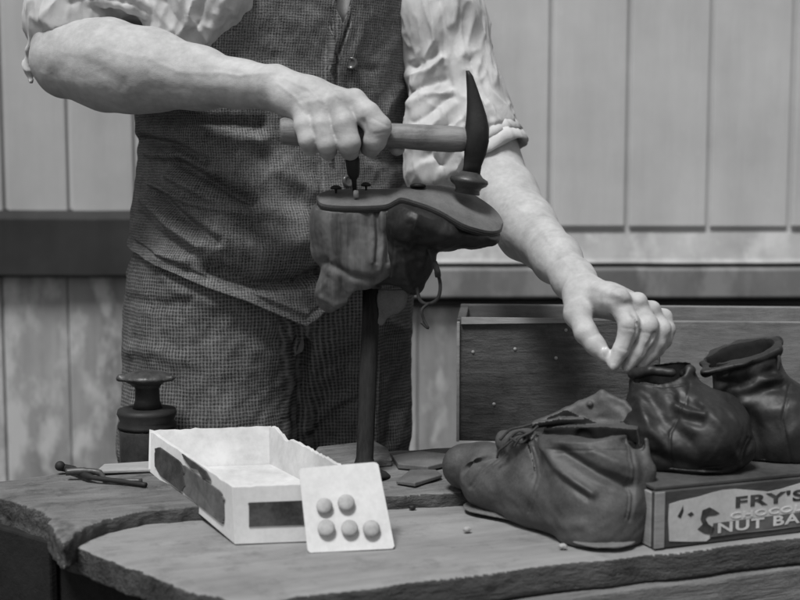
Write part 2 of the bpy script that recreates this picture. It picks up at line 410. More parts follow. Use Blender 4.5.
# ================================================================== BENCH
ZF, ZB = .72, .738
def poly_sd(X, Y, poly):
    d = np.full(X.shape, 1e9); ins = np.zeros(X.shape, bool); n = len(poly)
    for i in range(n):
        (x0, y0), (x1, y1) = poly[i], poly[(i+1) % n]; ex, ey = x1-x0, y1-y0
        t = np.clip(((X-x0)*ex + (Y-y0)*ey)/(ex*ex+ey*ey), 0, 1)
        d = np.minimum(d, np.hypot(X-x0-t*ex, Y-y0-t*ey))
        c = ((y0 > Y) != (y1 > Y)) & (X < ex*(Y-y0)/(ey if abs(ey) > 1e-9 else 1e-9) + x0); ins ^= c
    return np.where(ins, -d, d)
def plank(pxpoly, z, th, h, seed, amp, edge, extra=None):
    poly = [tuple(G(a, b, z)[:2]) if isinstance(a, (int, float)) else tuple(b) for a, b in pxpoly]
    pa = np.array(poly); lo = [*(pa.min(0) - .03), z - th - .02]; hi = [*(pa.max(0) + .03), z + .02]
    V = Vol(lo, hi, h); ax = [V.lo[i] + V.h*np.arange(V.n[i]) for i in range(3)]
    X, Y = np.meshgrid(ax[0], ax[1], indexing='ij'); d2 = poly_sd(X, Y, poly)
    pp = np.stack([X.ravel(), Y.ravel(), 0*X.ravel()], 1)
    d2 = d2 + (edge*snoise(pp, .10 if edge < .005 else .07, seed, 2 if edge < .005 else 4)).reshape(X.shape) * np.exp(-np.abs(d2)/.03)
    top = (amp*snoise(pp*[.4, 1, 1], .16, seed+1, 3)).reshape(X.shape)
    if extra: top = top + extra(X, Y)
    top = top - .0022*np.exp(np.minimum(d2, 0)/.004)
    Z = ax[2][None, None, :]
    zs = snoise(np.stack([X.ravel()*1.0, Y.ravel(), 0*X.ravel()+5], 1), .03, seed+3, 3).reshape(X.shape)
    side = d2[:, :, None] + (.05 if edge < .005 else .16)*edge*(np.sin(Z*300 + zs[:, :, None]*3) + zs[:, :, None])
    V.v = np.maximum(side, np.maximum(Z - z - top[:, :, None], z - th - Z)).astype(np.float32)
    return V.mesh()
def edge_mat(o):
    o.data.materials.append(M['edge']); n = np.zeros(len(o.data.polygons)*3, np.float32); o.data.polygons.foreach_get('normal', n)
    o.data.polygons.foreach_set('material_index', (n.reshape(-1, 3)[:, 2] < .62).astype(np.int32))  # steep faces take the darker edge wood
bench = thing('work_bench', (*G(300, 520, 0)[:2]*0 + np.array([.05, 1.5]), 0), 'rough plank work bench with broken left ends under the boots and boxes', 'bench')
v, f = plank([(60, 541), (68, 545), (80, 548), (92, 555), (115, 560), (126, 567), (139, 569), (170, 581), (184, 588), (200, 592), (236, 602), (262, 606), (300, 595), (330, 592), (500, 570), (642, 555), (800, 537), (950, 520), (1100, 470), (700, 470), (300, 490), (95, 523)], ZF, .03, .003, 11, .0012, .004)
ob_ = mk('top_board', v, f, M['bench_front'], bench); edge_mat(ob_)
v, f = plank([(-60, 484), (-70, 494), (0, 498), (27, 507), (45, 515), (54, 528), (62, 540), (84, 525), (107, 517), (160, 508), (250, 503), (400, 494), (470, 490), (640, 478), (900, 462), (1050, 430), (800, 424), (600, 436), (430, 447), (300, 456), (118, 467), (60, 471), (0, 479)], ZB, .034, .003, 23, .0022, .006)
ob_ = mk('top_board', v, f, M['bench_back'], bench); edge_mat(ob_)
# apron boards, legs
fr = [G(275, 604, ZF)[:2], G(1000, 514, ZF)[:2]]; fd = (fr[1]-fr[0])/np.linalg.norm(fr[1]-fr[0]); fn_ = np.array([-fd[1], fd[0]])
v, f = plank([('w', fr[0]+fn_*.004), ('w', fr[1]+fn_*.004), ('w', fr[1]+fn_*.03), ('w', fr[0]+fn_*.03)], ZF-.0315, .12, .003, 5, .001, .002)
mk('apron', v, f, M['apron'], bench)
la = G(120, 560, ZF)[:2]
for (p) in [fr[0]+fn_*.07+fd*.06, fr[0]+fn_*.07+fd*1.0, np.array([-.25, 1.58]), np.array([.75, 1.80])]:
    mb = MB(); mb.box((p[0], p[1], .344), (.07, .07, .684), ang_b); mb.build('leg', M['apron'], bench, bevel=.004)
mb = MB(); mb.slab(np.array([-.24, 1.56]), fr[0]+fn_*.07+fd*.06, .3, .36, .025); mb.build('stretcher', M['apron'], bench, bevel=.003)

M['under'] = m_wood('under_bench_shade', .008, .022, ang_b, (5, 45, 45), .5, .003, .3)
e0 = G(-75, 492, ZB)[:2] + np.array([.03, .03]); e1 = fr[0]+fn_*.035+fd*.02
mb = MB(); mb.slab(e0, e1, .0, ZF-.034, .02); mb.build('under_shade_panel', M['under'], bench, bevel=.003)  # added near-black panels, standing in for the shade under the bench
mb = MB(); mb.slab(e0+(e1-e0)*-.25+[-.01, -.012], e0+(e1-e0)*.36+[-.01, -.012], .5, ZB-.029, .012); mb.build('under_shade_panel', M['under'], bench, bevel=.003)
# loose pieces on the bench
def flat_piece(name, pts, z, th, m, label, cat, group=None, curl=0, seed=1):
    c = [G(a, b, z) for a, b in pts]; mb = MB(); n = len(c)
    lo = [np.array([p[0], p[1], z]) for p in c]; hi = [np.array([p[0], p[1], z + th + curl*random.random()]) for p in c]
    mb.add(lo + hi, [tuple(range(n))[::-1], tuple(range(n, 2*n))] + [(i, (i+1) % n, n+(i+1) % n, n+i) for i in range(n)])
    o = mb.build(name, m, bevel=.0012); return tag(o, label, cat, group)
flat_piece('wood_offcut', [(308, 466), (318, 452), (374, 446), (388, 455), (392, 466), (345, 470)], ZB+.0015, .007, M['bench_back'], 'flat weathered wood offcut behind the upright card, under the last', 'offcut', 'scraps on the bench', .003)
flat_piece('leather_scrap', [(398, 469), (392, 460), (420, 455), (446, 459), (455, 465), (428, 471)], ZB+.0015, .005, M['sole'], 'pale pointed leather scrap between the upright card and the nearest boot', 'leather scrap', 'scraps on the bench', .003)
flat_piece('wood_strip', [(96, 474), (104, 467), (150, 464), (158, 472)], ZB+.0015, .004, M['crate_edge'], 'thin pale wood strip at the foot of the flanged iron post', 'wood strip', 'scraps on the bench')
flat_piece('leather_scrap', [(396, 484), (410, 474), (436, 472), (442, 478), (415, 487)], ZB+.0015, .003, M['leather_grey'], 'dark curled leather scrap lying right of the upright card on the back board', 'leather scrap', 'scraps on the bench', .003)
for k, (a, b, r) in enumerate([(467, 531, 3.2), (563, 548, 3.6), (412, 509, 3.0)]):
    p = G(a, b, ZF+.002); V = Vol(p-.02, p+.02, .0007); V.ell(p+[0, 0, .002], (rp(r, p[1])*1.3, rp(r, p[1]), rp(r, p[1])*.8), k=.001); v, f = V.mesh()
    v += normals(v, f)*(.0008*snoise(v, .006, k))[:, None]
    tag(mk('leather_crumb', v, f, M['stud' if k < 2 else 'leather_dark']),
        ['pale crumb on the bench under the toe of the nearest boot', 'pale crumb on the bench under the heel of the nearest boot', 'small dark crumb on the bench right of the upright card'][k], 'crumb', 'crumbs on the bench')
# iron tool lying at the back left edge
tl = thing('pincers', G(100, 475, ZB), 'slender dark iron pincers lying open at the left back edge of the bench', 'pincers')
def tp(a, b, dz=.006): q = G(a, b, ZB + dz); return q
mb = MB(); mb.tube(spline([tp(60, 467), tp(74, 470), tp(90, 477), tp(118, 481), tp(146, 485)]), [.0048]*9+[.0042]*8+[.003]*16, 10); mb.build('arm', M['iron_dark'], tl, True)
mb = MB(); mb.tube(spline([tp(66, 472, .009), tp(84, 471, .010), tp(100, 473, .008), tp(108, 480, .005), tp(142, 481, .005)]), [.0045]*9+[.004]*8+[.003]*16, 10); mb.build('arm', M['iron'], tl, True)
V = Vol(tp(60, 467)-.02, tp(60, 467)+.02, .0008); V.ball(tp(60, 466, .009), .0062); v, f = V.mesh(); mk('knob', v, f, M['iron_dark'], tl)

# ================================================================== FLANGED IRON POST (left)
pc = P(147, 420, 1.705); pr = lambda r: rp(r, 1.705)
post = thing('iron_post', (pc[0], pc[1], 0), 'stubby dark iron post with a wide flange and flat top plate behind the white box', 'post')
zz = lambda py: P(147, py, 1.705)[2]
A0 = np.array([pc[0], pc[1], 0]); A1 = np.array([pc[0], pc[1], 1.0])
MB().lathe(A0, A1, [(0, pr(30)), (zz(434)-.0, pr(28)), (zz(428), pr(29))], 40).build('base_post', M['iron'], post, True, .001)
MB().lathe(A0, A1, [(zz(428)+.0005, pr(27)), (zz(427), pr(29.5)), (zz(424), pr(29.5)), (zz(420), pr(27)), (zz(413), pr(30)), (zz(409), pr(29)), (zz(408), pr(20))], 48).build('flange', M['iron_dark'], post, True)
MB().lathe(A0+[.001, 0, 0], A1+[.001, 0, 0], [(zz(408)+.0004, pr(15)), (zz(400), pr(12.5)), (zz(388), pr(12)), (zz(383), pr(16))], 40).build('neck', M['iron_dark'], post, True)
V = Vol([pc[0]-.05, pc[1]-.05, zz(392)], [pc[0]+.05, pc[1]+.05, zz(366)], .001)
V.ell([pc[0], pc[1], zz(378)], (pr(30), .026, pr(3.3)), k=.001); V.cone([pc[0]-pr(25), pc[1]-.01, zz(376)], [pc[0]+pr(27), pc[1]-.01, zz(376.5)], pr(2.6), pr(2), .006)
V.cone([pc[0], pc[1], zz(384)], [pc[0], pc[1], zz(378)], pr(15), pr(24), .004, flat=(0, 0, 1), fs=.3)
v, f = V.mesh(); v += normals(v, f)*(.0008*snoise(v, .02, 4))[:, None]; mk('top_plate', v, f, M['iron'], post)

# ================================================================== WHITE BOX + CARD
bx = thing('cardboard_box', G(250, 520, ZF), 'open white cardboard box with dark label panels on its sides, on the bench', 'box')
HB = .0605
A = G(235, 544.5, ZF+.001); B = G(147, 489, ZF+.001+.003); D = G(378, 539, ZF+.001); E = B + (D-A)*1.0
B[2] += .0; up_ = np.array([0, 0, HB]); Bt = G(149.5, 431, B[2]+HB); Et = G(271, 427, B[2]+HB); At = G(232, 487, A[2]+HB)
Dt = At + (Et-Bt)*.98; Dt[2] = At[2]
B = np.array([Bt[0]*.5+B[0]*.5, Bt[1]*.5+B[1]*.5, ZB+.002]); E = np.array([*(B+(Et-Bt))[:2], ZB+.002])
def wallp(p0, p1, q0, q1, th, name, m, inward, ridge_=None, n=24, jag=0, seed=0):
    # board between bottom edge p0-p1 and top edge q0-q1
    r_ = np.random.default_rng(seed); d = np.cross(np.array(p1)-p0, np.array(q0)-p0); d /= np.linalg.norm(d)
    if d @ (np.array(inward)-p0) < 0: d = -d
    v = []; f = []
    for i in range(n+1):
        t = i/n; a = p0 + (np.array(p1)-p0)*t; b = q0 + (np.array(q1)-q0)*t
        b = b + (b-a)*(jag*r_.normal()*.4) + ((b-a)*ridge_(t) if ridge_ else 0); bow = d*(.0012*math.sin(t*math.pi)*math.sin(seed+1))
        for k in range(6): v.append(a + (b-a)*k/5 + bow*(k/5))
        for k in range(6): v.append(a + (b-a)*(5-k)/5 + d*th + bow*((5-k)/5))
    for i in range(n):
        for k in range(12): f.append((i*12+k, i*12+(k+1) % 12, (i+1)*12+(k+1) % 12, (i+1)*12+k))
    f += [tuple(range(12))[::-1], tuple(n*12+k for k in range(12))]
    if np.cross(np.array(p1)-p0, np.array(q0)-p0) @ d > 0: f = [q[::-1] for q in f]
    return MB().add(v, f).build(name, m, bx, bevel=.0006)
cin = (A+B+D+E)/4 + [0, 0, .03]; T = .0045
wallp(A, B, At, Bt, T, 'side_wall', M['card'], cin, jag=.03, seed=1)
wallp(A, D, At, Dt, T, 'front_wall', M['card'], cin, jag=.01, seed=2)
wallp(B, E, Bt, Et, T, 'back_wall', M['card_in'], cin, jag=.02, seed=3)
wallp(D, E, Dt, Et, T, 'side_wall', M['card_in'], cin, ridge_=lambda t: .10*max(0, 1-abs(t-.93)/.07) - .12*max(0, 1-abs(t-.80)/.05), jag=.03, seed=4, n=60)
Ai, Bi, Di, Ei = [p_+(cin-[0, 0, .03]-p_)*[.045, .045, 0] for p_ in (A, B, D, E)]; MB().hexa([Ai+[0,0,.018], Di+[0,0,.018], Ei+[0,0,.0005], Bi+[0,0,.0005]], [Ai+[0,0,.0225], Di+[0,0,.0225], Ei+[0,0,.004], Bi+[0,0,.004]]).build('bottom', M['card_in'], bx)
def panel_on(p0, p1, q0, q1, uv, off, name, m, parent, label=None):
    n = np.cross(np.array(p1)-p0, np.array(q0)-p0); n /= np.linalg.norm(n)
    if n[1] > 0: n = -n
    pts = [p0 + (np.array(p1)-p0)*u*1.0 + ((q0 + (np.array(q1)-q0)*u) - (p0 + (np.array(p1)-p0)*u))*w for u, w in uv]
    k = len(pts); a = [p + n*.0001 for p in pts]; b = [p + n*off for p in pts]
    mb = MB(); mb.add(a+b, [tuple(range(k)), tuple(range(k, 2*k))[::-1]] + [(i, k+i, k+(i+1) % k, (i+1) % k) for i in range(k)])
    return mb.build(name, m, parent)
def rr(u0, v0, u1, v1, ru, rv, jag=0, seed=0, n=6):
    r_ = np.random.default_rng(seed); out = []
    for cx, cy, a0 in ((u1-ru, v1-rv, 0), (u0+ru, v1-rv, 90), (u0+ru, v0+rv, 180), (u1-ru, v0+rv, 270)):
        for k in range(n+1):
            a = R(a0 + 90*k/n); out.append((cx+ru*math.cos(a)+jag*r_.normal(), cy+rv*math.sin(a)+jag*r_.normal()))
    return out
panel_on(A, B, At, Bt, rr(.09, .20, .56, .78, .04, .12, .006, 1), .0016, 'label', M['label_grey'] if 'label_grey' in M else M['band'], bx)
panel_on(A, B, At, Bt, rr(.52, .17, .90, .80, .08, .22, .006, 2), .0022, 'label', M['label_dark'], bx)
panel_on(A, B, At, Bt, [(.22,.86),(.30,.80),(.36,.90),(.44,.84),(.52,.93),(.55,1.0),(.47,.985),(.40,.99),(.33,.98),(.27,.97)], .0019, 'stain', M['label_dark'], bx)
panel_on(A, D, At, Dt, rr(.105, .30, .95, .72, .01, .03, .003, 3), .0012, 'label', M['label_dark'], bx)
# upright card
cd = thing('stud_card', G(350, 550, ZF), 'upright white card carrying five round studs, leaning against the white box', 'card')
c0 = G(308, 553, ZF+.001); c1 = G(395, 548.5, ZF+.001)
c2 = P(378, 462, c1[1]+.045); c3 = P(299, 468, c0[1]+.045)
n_ = np.cross(c1-c0, c3-c0); n_ /= np.linalg.norm(n_); n_ = -n_ if n_[1] > 0 else n_
uv = rr(0, 0, 1, 1, .05, .05, .002, 5); pts = [c0+(c1-c0)*u + ((c3+(c2-c3)*u)-(c0+(c1-c0)*u))*w for u, w in uv]; k = len(pts)
mb = MB(); mb.add([p - n_*.0015 for p in pts]+[p for p in pts], [tuple(range(k)), tuple(range(k, 2*k))[::-1]] + [(i, k+i, k+(i+1) % k, (i+1) % k) for i in range(k)]); mb.build('sheet', M['card'], cd)
def on_card(px, py):
    d = ray(px, py); t = ((c0-CAM) @ n_)/(d @ n_); return CAM + d*t
for px, py in [(324, 507), (345.5, 504), (326, 529.5), (349, 529.5), (370.5, 530)]:
    q = on_card(px, py); rs = rp(8.6, q[1]) * random.uniform(.95, 1.05); tx = n_ + np.array([random.uniform(-.1, .1), 0, random.uniform(-.1, .1)])
    MB().lathe(q, q+tx/np.linalg.norm(tx), [(0, rs*.55), (.003, rs*.6), (.0035, rs), (.0055, rs), (.0072, rs*.72), (.008, rs*.3)], 28).build('stud', M['stud'], cd, True)

# ================================================================== TRAY
tr = thing('printed_tray', G(720, 540, ZF), 'shallow lidded wooden tray with a torn printed paper label, under the two dark boots', 'tray')
t0 = G(654, 549.5, ZF+.001); t1 = G(800, 532.5, ZF+.001); td = (t1-t0); td[2] = 0; td /= np.linalg.norm(td); tn = np.array([-td[1], td[0], 0]); HT = .060; TL = .40; TD = .17
z0 = ZF+.001
mb = MB(); mb.slab(t0, t0+td*TL, z0, z0+HT, .007); mb.build('front_board', M['tray'], tr, bevel=.001)
mb = MB(); mb.slab(t0+tn*.0075, t0+tn*TD, z0, z0+HT-.002, -.008); mb.build('end_board', M['tray_light'], tr, bevel=.001)
mb = MB(); mb.slab(t0+tn*.0075+td*(TL-.001), t0+tn*TD+td*(TL-.001), z0, z0+HT-.002, .008); mb.build('end_board', M['tray_light'], tr, bevel=.001)
mb = MB(); mb.slab(t0+tn*(TD-.007)+td*.009, t0+tn*(TD-.007)+td*(TL-.01), z0, z0+HT-.002, .007); mb.build('back_board', M['tray'], tr, bevel=.001)
q = [t0+tn*.004+td*.002, t0+tn*.004+td*TL, t0+tn*TD+td*TL, t0+tn*TD+td*.002]
mb = MB(); mb.hexa([[a[0], a[1], z0+HT+.0005] for a in q], [[a[0], a[1], z0+HT+.0045] for a in q]); mb.build('lid', M['tray'], tr, bevel=.001)
mb = MB(); mb.slab(t0-tn*.002-td*.001, t0-tn*.002+td*.011, z0+.001, z0+HT, .0015); mb.build('corner_strip', M['tray_light'], tr, bevel=.0005)
def on_tray(px, py, off=0.0):
    d = ray(px, py); nn = -tn; return CAM + d*(((t0-CAM) @ nn)/(d @ nn)) + nn*off
lab = [(669, 541), (668, 520), (669, 504), (680, 500.5), (697, 497), (712, 492.5), (722, 490), (735, 488.8), (750, 490), (768, 491.5), (780, 489), (800, 483), (830, 478), (860, 477), (862, 515), (830, 522), (800, 526), (770, 530), (740, 533), (712, 536), (706, 541), (690, 541.5)]
def sheet_on_tray(pts, o0, o1, name, m, parent):
    a = [on_tray(x, y, o0) for x, y in pts]; b = [on_tray(x, y, o1) for x, y in pts]; k = len(pts)
    mb = MB(); mb.add(a+b, [tuple(range(k))[::-1], tuple(range(k, 2*k))] + [(i, (i+1) % k, k+(i+1) % k, k+i) for i in range(k)])
    return mb.build(name, m, parent)
lb = sheet_on_tray(lab[::-1], .0003, .0008, 'label', M['paper'], tr)
sheet_on_tray([(709, 537), (713, 523), (733, 520.5), (760, 517), (800, 512), (858, 504), (858, 516), (800, 525.5), (760, 530), (735, 533.5)][::-1], .0009, .0012, 'printed_band', M['band'], lb)
sheet_on_tray([(700, 519), (702, 510), (709, 507), (713, 509), (719, 513), (715, 515), (707, 516), (705, 519), (708, 524), (714, 528), (712, 535), (703, 533), (697, 529), (702, 524)][::-1], .0009, .0012, 'printed_figure', M['ink'], lb)
sheet_on_tray([(677, 516), (681, 509), (682.5, 505), (683, 511), (680, 518)][::-1], .0009, .0012, 'printed_mark', M['ink'], lb)
sheet_on_tray([(687, 514), (691, 511.5), (693.5, 514), (690, 516.5)][::-1], .0009, .0012, 'printed_mark', M['ink'], lb)
def text_on(s, pl, pr_, hpx, m, name, off, parent, bold=.03):
    cu = bpy.data.curves.new(name, 'FONT'); cu.body = s; cu.extrude = .01; cu.offset = bold; cu.space_character = 1.12
    ob = bpy.data.objects.new(name, cu); C.objects.link(ob); bpy.context.view_layer.update()
    dg = bpy.context.evaluated_depsgraph_get(); me = bpy.data.meshes.new_from_object(ob.evaluated_get(dg))
    co = np.zeros(len(me.vertices)*3); me.vertices.foreach_get('co', co); co = co.reshape(-1, 3)
    bpy.data.objects.remove(ob); x = (co[:, 0]-co[:, 0].min())/(np.ptp(co[:, 0])); y = (co[:, 1]-co[:, 1].min())/.729
    a = on_tray(*pl, off); b = on_tray(*pr_, off); hv = np.array([0, 0, 1])*rp(hpx, a[1])
    V_ = a + (b-a)*x[:, None] + hv*y[:, None] + (-tn)*(co[:, 2:3]+.01)*.02
    return mk(name, V_, [tuple(p.vertices) for p in me.polygons], m, parent, False)
text_on("FRY'S", (735, 508), (804, 500), 11.5, M['ink'], 'lettering', .0009, lb, .03)
text_on("CHOCOLATE", (730, 519), (830, 507), 6.5, M['white_ink'], 'lettering', .0009, lb, .02)
text_on("NUT BARS", (717, 533), (822, 519.5), 10.5, M['white_ink'], 'lettering', .0013, lb, .022)

# ================================================================== WOODEN CRATE
ct = thing('wooden_crate', (.45, 1.75, ZB), 'long open wooden crate with a dark left front board, behind the boots and reaching hand', 'crate')
ZC = .908; L_ = G(457, 318.5, ZC); N_ = G(1010, 323.5, ZC); e = np.array([-(N_-L_)[1], (N_-L_)[0], 0]); e /= np.linalg.norm(e); Rr = N_ + e*.16; Q_ = L_ + e*.16
th = .012; zb = ZB+.003; Mx = L_+(N_-L_)*.375; dx = (N_-L_)/np.linalg.norm(N_-L_)
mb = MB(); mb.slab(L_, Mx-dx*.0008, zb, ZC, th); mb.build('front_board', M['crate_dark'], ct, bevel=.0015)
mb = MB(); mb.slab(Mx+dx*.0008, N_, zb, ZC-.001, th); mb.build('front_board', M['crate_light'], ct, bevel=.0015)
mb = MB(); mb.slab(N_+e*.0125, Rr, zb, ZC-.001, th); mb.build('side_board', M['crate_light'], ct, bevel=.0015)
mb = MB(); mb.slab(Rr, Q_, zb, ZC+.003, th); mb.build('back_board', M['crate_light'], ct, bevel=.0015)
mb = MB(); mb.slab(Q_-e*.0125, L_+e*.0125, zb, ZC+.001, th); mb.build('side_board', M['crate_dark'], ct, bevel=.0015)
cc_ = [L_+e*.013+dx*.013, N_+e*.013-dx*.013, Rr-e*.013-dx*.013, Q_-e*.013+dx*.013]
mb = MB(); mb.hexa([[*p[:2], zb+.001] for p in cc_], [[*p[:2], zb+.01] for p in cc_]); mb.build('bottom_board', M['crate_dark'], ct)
nd = np.array([(N_-L_)[1], -(N_-L_)[0], 0]); nd /= np.linalg.norm(nd)
def on_crate(px, py):
    d = ray(px, py); return CAM + d*(((L_-CAM) @ nd)/(d @ nd))
for px, py in [(515, 349), (556, 358), (494, 404), (473, 352), (566, 330)]:
    q = on_crate(px, py); MB().lathe(q-nd*.001, q+nd, [(0, .0022), (.0018, .0022), (.0026, .0012)], 12).build('nail_head', M['stud'], ct, True)
# pale battens nailed at the left corner
mb = MB(); mb.slab(L_+nd*.0055, L_+dx*.004+nd*.0055, zb, ZC-.004, .005); mb.build('corner_strip', M['crate_edge'], ct, bevel=.0008)
mb = MB(); a_, b_ = L_+nd*.0045+dx*.006, L_+dx*.15+nd*.0045; mb.hexa([[*a_[:2], ZC-.007], [*b_[:2], ZC-.004], [*(b_-nd*.004)[:2], ZC-.004], [*(a_-nd*.004)[:2], ZC-.007]], [[*a_[:2], ZC+.002], [*b_[:2], ZC+.002], [*(b_-nd*.004)[:2], ZC+.002], [*(a_-nd*.004)[:2], ZC+.002]]); mb.build('edge_strip', M['crate_edge'], ct)


# ================================================================== BOOTS ON THE BENCH
def bbox_px(pts, pad):
    p = np.array([P(*q) for q in pts]); return p.min(0)-pad, p.max(0)+pad
def finish(V, name, m, parent, lines=(), amp=.0012, sc=.03, seed=1, it=1, amp2=0.0001, hollow_shade=None):
    v, f = V.mesh(); v = relax(v, f, it); n = normals(v, f)
    if lines: v = ridge(v, n, lines)
    v = v + n*(amp*snoise(v, sc, seed) + amp2*snoise(v, .006, seed+9, 2))[:, None]
    o = mk(name, v, f, m, parent)
    if hollow_shade:
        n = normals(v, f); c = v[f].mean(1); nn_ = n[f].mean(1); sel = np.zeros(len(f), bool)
        for chn in hollow_shade:
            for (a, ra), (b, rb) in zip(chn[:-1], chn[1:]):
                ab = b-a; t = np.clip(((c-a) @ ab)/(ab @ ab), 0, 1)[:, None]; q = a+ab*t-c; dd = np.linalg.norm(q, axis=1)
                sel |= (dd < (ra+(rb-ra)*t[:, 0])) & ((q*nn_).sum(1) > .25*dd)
        o.data.materials.append(M['hollow_shade']); o.data.polygons.foreach_set('material_index', sel.astype(np.int32))
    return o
def pp_(pts): return [(P(a, b, y), rp(r, y)) for a, b, y, r in pts]
M['hollow_shade'] = simple('boot_hollow_shade', .004, .014, 30, .8, .3, 300, .0006, .2)  # near-black inner colour, painting the shade in the boot hollows
UPV = (0, 0, 1)
# --- boot 1: nearest, crumpled, toe to the left
b1 = thing('old_boot', G(560, 540, ZF), 'crumpled dusty boot nearest the camera, toe to the left, gaping open at its top', 'boot', 'worn boots waiting on the bench')
lo, hi = bbox_px([(440, 470, 1.52), (655, 400, 1.34), (600, 550, 1.34), (600, 400, 1.48)], .035)
lo[2] = ZF+.001; V = Vol(lo, hi, .0013)
V.pchain([(598, 512, 1.39, 50), (545, 492, 1.445, 41), (490, 478, 1.49, 33)], k=.014)
V.pchain([(600, 522, 1.38, 44), (606, 475, 1.395, 46)], k=.012)
V.pchain([(590, 470, 1.41, 52), (588, 405, 1.43, 50)], k=.012, flat=(.62, -.78, 0), fs=1.0)
V.pchain([(545, 465, 1.45, 34), (522, 446, 1.455, 17), (508, 440, 1.46, 12)], k=.012)
V.pchain([(482, 468, 1.51, 27), (466, 466, 1.52, 24)], k=.006)
V.pchain([(646, 440, 1.378, 3), (649, 470, 1.370, 4), (647, 530, 1.372, 4)], k=.012)
# opening
pn, pf = P(585, 443, 1.36), P(592, 421, 1.46); sd = P(640, 432, 1.38)-P(530, 430, 1.45)
nn = np.cross(sd, pf-pn); nn = nn if nn[2] > 0 else -nn
V.halfspace(pn, nn, .002)
V.pchain([(552, 432, 1.435, 12), (590, 434, 1.41, 20), (626, 432, 1.395, 12)], k=.004, op='sub')
V.pchain([(556, 450, 1.435, 11), (590, 452, 1.41, 20), (622, 450, 1.395, 13)], k=.004, op='sub')
V.pchain([(570, 470, 1.43, 10), (610, 470, 1.40, 14)], k=.004, op='sub')
# far flap rising above the rim
V.pchain([(536, 424, 1.46, 4), (566, 412, 1.462, 4.5), (580, 405, 1.462, 4.5), (602, 394, 1.458, 4), (624, 404, 1.448, 4), (646, 427, 1.42, 5)], k=.004)
V.pchain([(560, 420, 1.462, 5), (586, 408, 1.46, 5), (602, 402, 1.456, 5), (622, 414, 1.445, 5), (636, 426, 1.43, 5)], k=.006)
V.pchain([(556, 428, 1.462, 6), (590, 418, 1.458, 7), (604, 412, 1.456, 6), (626, 424, 1.44, 6)], k=.008)
V.pchain([(550, 436, 1.462, 6), (600, 428, 1.456, 9), (630, 436, 1.43, 6)], k=.008)
V.ball(P(590, 404, 1.452), .0035, .002); V.pchain([(534, 425, 1.452, 3), (560, 421, 1.452, 3), (582, 421, 1.450, 3)], k=.003)
SD = (-.25, .97, 0)
cav1 = [[(552, 438, 1.428, 9), (592, 441, 1.405, 15), (630, 439, 1.39, 9)], [(556, 455, 1.428, 10), (592, 462, 1.405, 15), (624, 456, 1.39, 10)], [(566, 480, 1.42, 12), (612, 486, 1.40, 14)]]
for c_, fs_ in zip(cav1, (2.4, 2.1, 1.7)): V.pchain(c_, k=.003, op='sub', flat=SD, fs=fs_)
# creases
V.pchain([(455, 474, 1.478, 3), (478, 462, 1.472, 2.5), (502, 450, 1.455, 2.5)], k=.003, op='sub')
fl = [([(470, 487), (482, 468), (503, 453)], 2.2, -.0022), ([(540, 440), (556, 468), (592, 494)], 4.5, .006), ([(545, 455), (562, 478), (588, 497)], 4, -.0035),
      ([(562, 452), (595, 472), (628, 486)], 6, -.009), ([(590, 450), (615, 462), (632, 468)], 5, .003), ([(500, 512), (540, 522), (580, 525)], 7, .002),
      ([(568, 500), (600, 512), (640, 505)], 14, .003), ([(632, 445), (634, 480), (630, 520)], 1.6, -.0018), ([(628, 446), (630, 480), (626, 518)], 1.2, -.0010), ([(530, 446), (536, 476), (528, 512)], 1.2, -.0013), ([(534, 446), (540, 476), (532, 512)], 1.0, -.0009), ([(548, 449), (590, 451), (626, 450)], 1.1, -.0010), ([(474, 489), (486, 470), (507, 455)], 1.0, -.0010), ([(520, 470), (540, 500), (560, 505)], 9, .002), ([(625, 440), (640, 446)], 4, -.003)]
finish(V, 'upper', M['leather'], b1, fl, .0022, .07, 3, hollow_shade=[[(p_, .042) for p_, r_0 in pp_(c_)] for c_ in cav1])
lo2 = lo.copy(); hi2 = hi.copy(); hi2[2] = ZF+.05; V = Vol(lo2, hi2, .0013)
V.chain([(np.array([*G(606, 552, ZF)[:2], ZF+.0065])+[0, .030, 0], .037), (np.array([*G(560, 534, ZF)[:2], ZF+.006])+[0, .03, 0], .028), (np.array([*G(492, 514, ZF)[:2], ZF+.007])+[.003, .006, 0], .036)], flat=UPV, fs=.12, k=.006)
V.chain([(np.array([*G(606, 547, ZF)[:2], ZF+.008])+[0, .028, 0], .034), (np.array([*G(580, 538, ZF)[:2], ZF+.008])+[0, .028, 0], .028)], flat=UPV, fs=.25, k=.004)
finish(V, 'sole', M['sole'], b1, (), .0008, .02, 5)
mb = MB(); r_ = random.Random(3)
mb.tube(spline([P(504, 446, 1.437), P(512, 436, 1.434), P(520, 431, 1.434), P(528, 436, 1.434), P(521, 443, 1.431), P(510, 438, 1.432)]), .0015, 8)
mb.tube(spline([P(500, 440, 1.44), P(510, 430, 1.438), P(522, 427, 1.436), P(532, 424, 1.438)]), .0015, 8)
mb.tube(spline([P(514, 447, 1.432), P(520, 438, 1.43), P(531, 432, 1.432), P(538, 426, 1.436)]), .0014, 8)
mb.tube(spline([P(512, 440, 1.431), P(505, 446, 1.434), P(499, 451, 1.438), P(497, 458, 1.44)]), .0013, 8)
mb.build('lace', M['lace'], b1, True)

